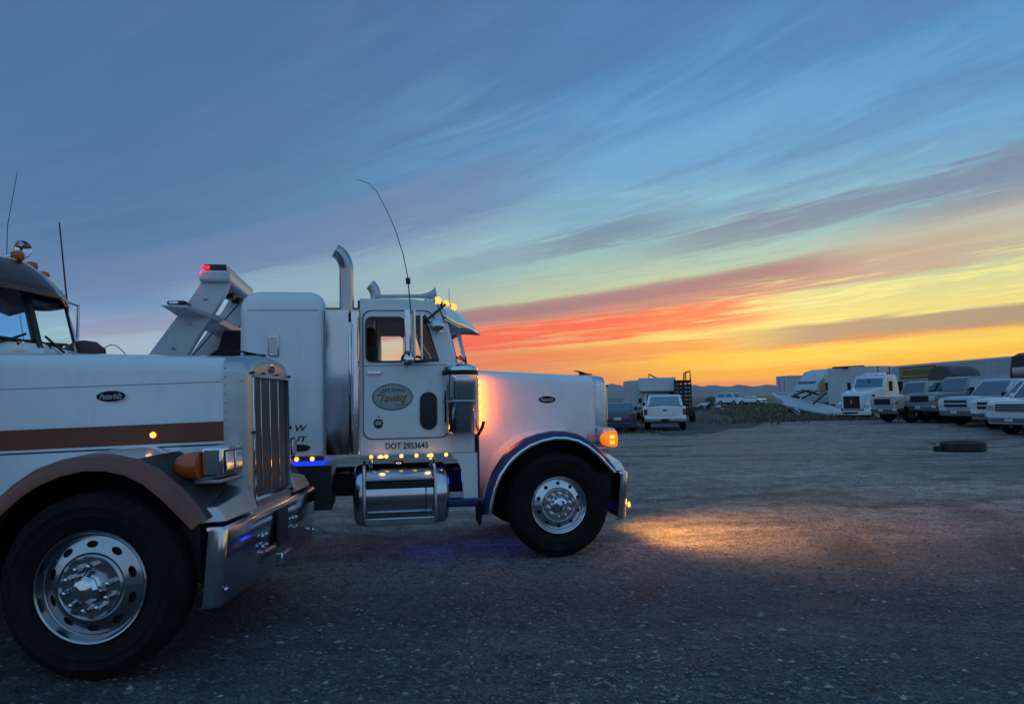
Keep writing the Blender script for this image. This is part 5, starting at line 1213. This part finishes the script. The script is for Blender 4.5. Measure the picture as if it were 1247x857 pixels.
# white conventional flatbed truck
def work_truck():
    f0 = pt(1043, 508, 43)
    r = empty('flatbed_truck', (f0.x-.1, 43.3, .02), R(214), 0, 1, label='white work truck with a square black grille, left of the tan wagon', cat='truck')
    # x forward, origin below the grille
    secs = []
    for x, hw_, zt, zb_ in ((.0, .62, 1.62, .75), (-.05, .68, 1.66, .72), (-.6, .78, 1.78, .8), (-1.3, .88, 1.92, .85), (-1.75, .95, 2.0, .85)):
        secs.append([(x, y, z) for y, z in rrect(-hw_, hw_, zb_, zt, .14, 4)])
    M().grid(secs, True, True).build('hood', 'white_paint_clean', r, smooth=50)
    g_ = M().box(-.02, .03, -.5, .5, .78, 1.5).build('grille', 'black', r, bevel=.02)
    m = M()
    for k in range(8): m.box(.03, .04, -.47, .47, .84+k*.08, .855+k*.08)
    m.build('grille_bars', 'steel_dark', g_); M().box(.03, .055, -.035, .035, 1.05, 1.3).build('emblem', 'chrome', g_)
    m = M()
    for s_ in (-1, 1):
        rows = []
        for a in range(-5, 186, 19):
            c, q = math.cos(R(a)), math.sin(R(a))
            rows.append([(-.62+.62*c, s_*.7, .5+.62*q+.1), (-.62+.66*c, s_*1.05, .5+.62*q+.06), (-.62+.62*c, s_*1.15, .5+.56*q)])
        M().grid(rows).build('fender', 'white_paint_clean', r, smooth=60)
        M().box(-.08, .02, min(s_*.72, s_*1.02), max(s_*.72, s_*1.02), .82, 1.06).build('headlight', 'lens', r, bevel=.03)
        wheel(r, -.62, s_*1.12, s_, TR=.5, RR=.28, width=.28, detail=False)
        for x in (-5.2,): wheel(r, x, s_*1.15, s_, TR=.5, RR=.28, width=.5, detail=False)
    M().box(-.05, .16, -1.1, 1.1, .42, .68).build('bumper', 'white_paint', r, bevel=.03)
    M().box(.16, .17, -.45, .45, .5, .6).build('bumper_slot', 'black', r)
    # cab
    b4 = [(-1.65, -1.02), (-1.65, 1.02), (-3.2, 1.02), (-3.2, -1.02)]; t4 = [(-2.0, -.92), (-2.0, .92), (-3.15, .92), (-3.15, -.92)]
    rows = [[(x, y, .85) for x, y in b4], [(x, y, 1.82) for x, y in b4], [(x, y, 2.62) for x, y in t4], [(x*1.0-.05 if i < 2 else x+.05, y*.93, 2.70) for i, (x, y) in enumerate(t4)]]
    cb = M().grid(rows, True, True).build('cab', 'white_paint_clean', r, smooth=30, bevel=.03)
    L_ = lambda a, b_, f: a+(b_-a)*f
    ws = [(L_(-1.65, -2.0, f)+.012, y*L_(1, .9, f), L_(1.82, 2.62, f)) for f, y in ((.12, -.88), (.12, .88), (.84, .88), (.84, -.88))]
    M().hexa([(x-.03, y, z) for x, y, z in ws]+ws).build('windscreen', 'car_glass', cb, 0)
    M().box(-1.82, -1.80, -.02, .02, 1.95, 2.5).build('divider', 'black', cb)
    for s_ in (-1, 1):
        M().hexa([(-1.95, s_*.99, 1.92), (-2.75, s_*.99, 1.92), (-2.75, s_*1.02, 1.92), (-1.95, s_*1.02, 1.92), (-2.15, s_*.90, 2.5), (-2.75, s_*.90, 2.5), (-2.75, s_*.95, 2.5), (-2.15, s_*.95, 2.5)]).build('side_window', 'car_glass', cb)
        M().box(-1.9, -1.82, s_*1.28-.1, s_*1.28+.1, 1.75, 2.3).build('side_mirror', 'black', r, bevel=.02)
        M().tube([(-1.95, s_*1.0, 2.3), (-1.85, s_*1.28, 2.32), (-1.85, s_*1.28, 1.75), (-1.95, s_*1.0, 1.78)], .015, 6).build('mirror_bracket', 'polished', r)
        M().box(-.9, -.7, s_*.86-.02, s_*.86+.03, 1.45, 1.56).build('hood_mirror', 'black', r)
    M().box(-2.7, -2.3, -.6, .6, 2.7, 2.83).build('light_bar', 'lens', r, bevel=.03)
    for y in (-.7, -.35, 0, .35, .7): M().lathe([(.04, 0), (.03, .04), (.002, .05)], (-2.05, y, 2.69), 'x', 10).build('marker_lamp', 'amber_off', r)
    M().box(-7, -.3, -.42, .42, .55, .8).build('frame', 'steel_dark', r)
    M().box(-7.2, -3.35, -1.2, 1.2, .95, 1.1).build('bed', 'trailer_white', r, bevel=.02)
    M().box(-3.5, -3.4, -1.1, 1.1, 1.1, 2.3).build('headboard', 'steel_dark', r)
work_truck()
# covered boat on a trailer behind the grey pickup
q0 = pt(1180, 480, 40)
r = empty('covered_boat', (q0.x, 40.5, gz(q0.x, 40)), R(2), 0, 1, label='boat under a brown tarpaulin, rising behind the grey lifted pickup', cat='boat')
secs = []
for k in range(13):
    f = k/12; x = -1.25+2.25*f; hh = .62*(1-max(0, (f-.55)/.45)**2.2)**.5*(.94+.06*math.cos(f*2)); ww = 1.05*(1-max(0, (f-.3)/.7)**2.5)+.02
    secs.append([(x, -ww*math.cos(a), 2.15+max(hh, .02)*math.sin(a)**.8*(1+.04*math.sin(k*2.+a*3))) for a in [math.pi*j/14 for j in range(15)]]+[(x, ww*.8, 1.6), (x, 0, 1.3), (x, -ww*.8, 1.6)])
M().grid(secs, True, True).build('tarpaulin', 'tarp', r, smooth=60)
M().box(-1.3, .9, -.5, .5, .5, 1.35).build('hull', 'grey_paint', r, bevel=.1)
M().box(-1.5, 1.6, -.8, .8, .4, .5).build('trailer_frame', 'steel_dark', r)
for s_ in (-1, 1): wheel(r, -.2, s_*.95, s_, TR=.32, RR=.17, width=.2, detail=False)
# dark machine at the right edge
q0 = pt(1266, 480, 36)
r = empty('dark_truck_cab', (q0.x+.4, 36, gz(q0.x, 36)), R(182), 0, 1, label='dark truck cab corner cut off at the right edge, behind the parked row', cat='truck')
secs = []
for x, zt in ((1.0, 2.5), (.9, 3.05), (.6, 3.2), (-1.4, 3.2)): secs.append([(x, y, z) for y, z in rrect(-1.1, 1.1, .7, zt, .15, 4)])
M().grid(secs, True, True).build('cab', 'black', r, smooth=50)
M().box(.95, 1.03, -.9, .9, 1.8, 2.5).build('windscreen', 'car_glass', r); M().lathe([(.06, 0), (.06, .08), (.01, .1)], (.6, .5, 3.2), 'z', 10).build('beacon', 'rust', r)
for s_ in (-1, 1): wheel(r, .2, s_*1.05, s_, TR=.5, RR=.28, width=.3, detail=False)

# old tyres lying on the gravel
def flat_tyre(px, py, R_, wdt, label, tilt=0):
    d = fw+rt*((px-623.5)/FPX)+up*((428.5-py)/FPX); k = -1.6/d.z; x, y = d.x*k, d.y*k
    g_ = gz(x, y); o = M()
    prof = [(R_*.62, .06), (R_*.66, .03), (R_*.8, .0), (R_*.93, .012), (R_, .05)]
    for q in (.35, .5, .65): prof += [(R_, wdt*q-.008), (R_-.014, wdt*q-.006), (R_-.014, wdt*q+.006), (R_, wdt*q+.008)]
    prof += [(R_, wdt-.05), (R_*.93, wdt-.012), (R_*.8, wdt), (R_*.66, wdt-.03), (R_*.62, wdt-.06), (R_*.7, wdt*.5), (R_*.62, .06)]
    t_ = o.lathe(prof, (0, 0, 0), 'z', 56).build('old_tyre', 'old_rubber', None, smooth=35)
    t_.location = (x, y, g_+.0); t_.rotation_euler = (0, tilt, .3); tag(t_, label, 'tyre', 'discarded tyres on the gravel'); return t_
mat('old_rubber', (.03, .03, .033), .75, vary=.4, dirt=.5, bump=.3)
flat_tyre(1173, 549, .56, .27, 'large worn truck tyre lying flat on the open gravel at the right')
t2 = flat_tyre(1143, 549.5, .13, .15, 'small tyre lying against the left side of the large worn tyre')
M().box(-.06, .06, -.05, .05, 0, .05).build('stone_block', 'stone', None, bevel=.01).location = (0, 0, -5) if False else (pt(1152, 541, 19).x, 19.6, .28)
o = bpy.data.objects['stone_block']; tag(o, 'small grey stone lying on top of the large worn tyre', 'stone')

# ------------------------------------------------------------ evening haze over the plain
hz = M().box(-16000, 16000, -600, 15500, -3, 222).build('haze', 'black', None, 0)
hm = bpy.data.materials.new('haze'); hm.use_nodes = True; hm.node_tree.nodes.clear(); n = N(hm.node_tree)
pv = n.node('ShaderNodeVolumePrincipled'); pv.inputs['Color'].default_value = (.86, .88, .95, 1); pv.inputs['Density'].default_value = .00004; pv.inputs['Anisotropy'].default_value = 0.
n.l.new(pv.outputs[0], n.node('ShaderNodeOutputMaterial').inputs['Volume']); hz.data.materials.clear(); hz.data.materials.append(hm); tag(hz, kind='stuff')
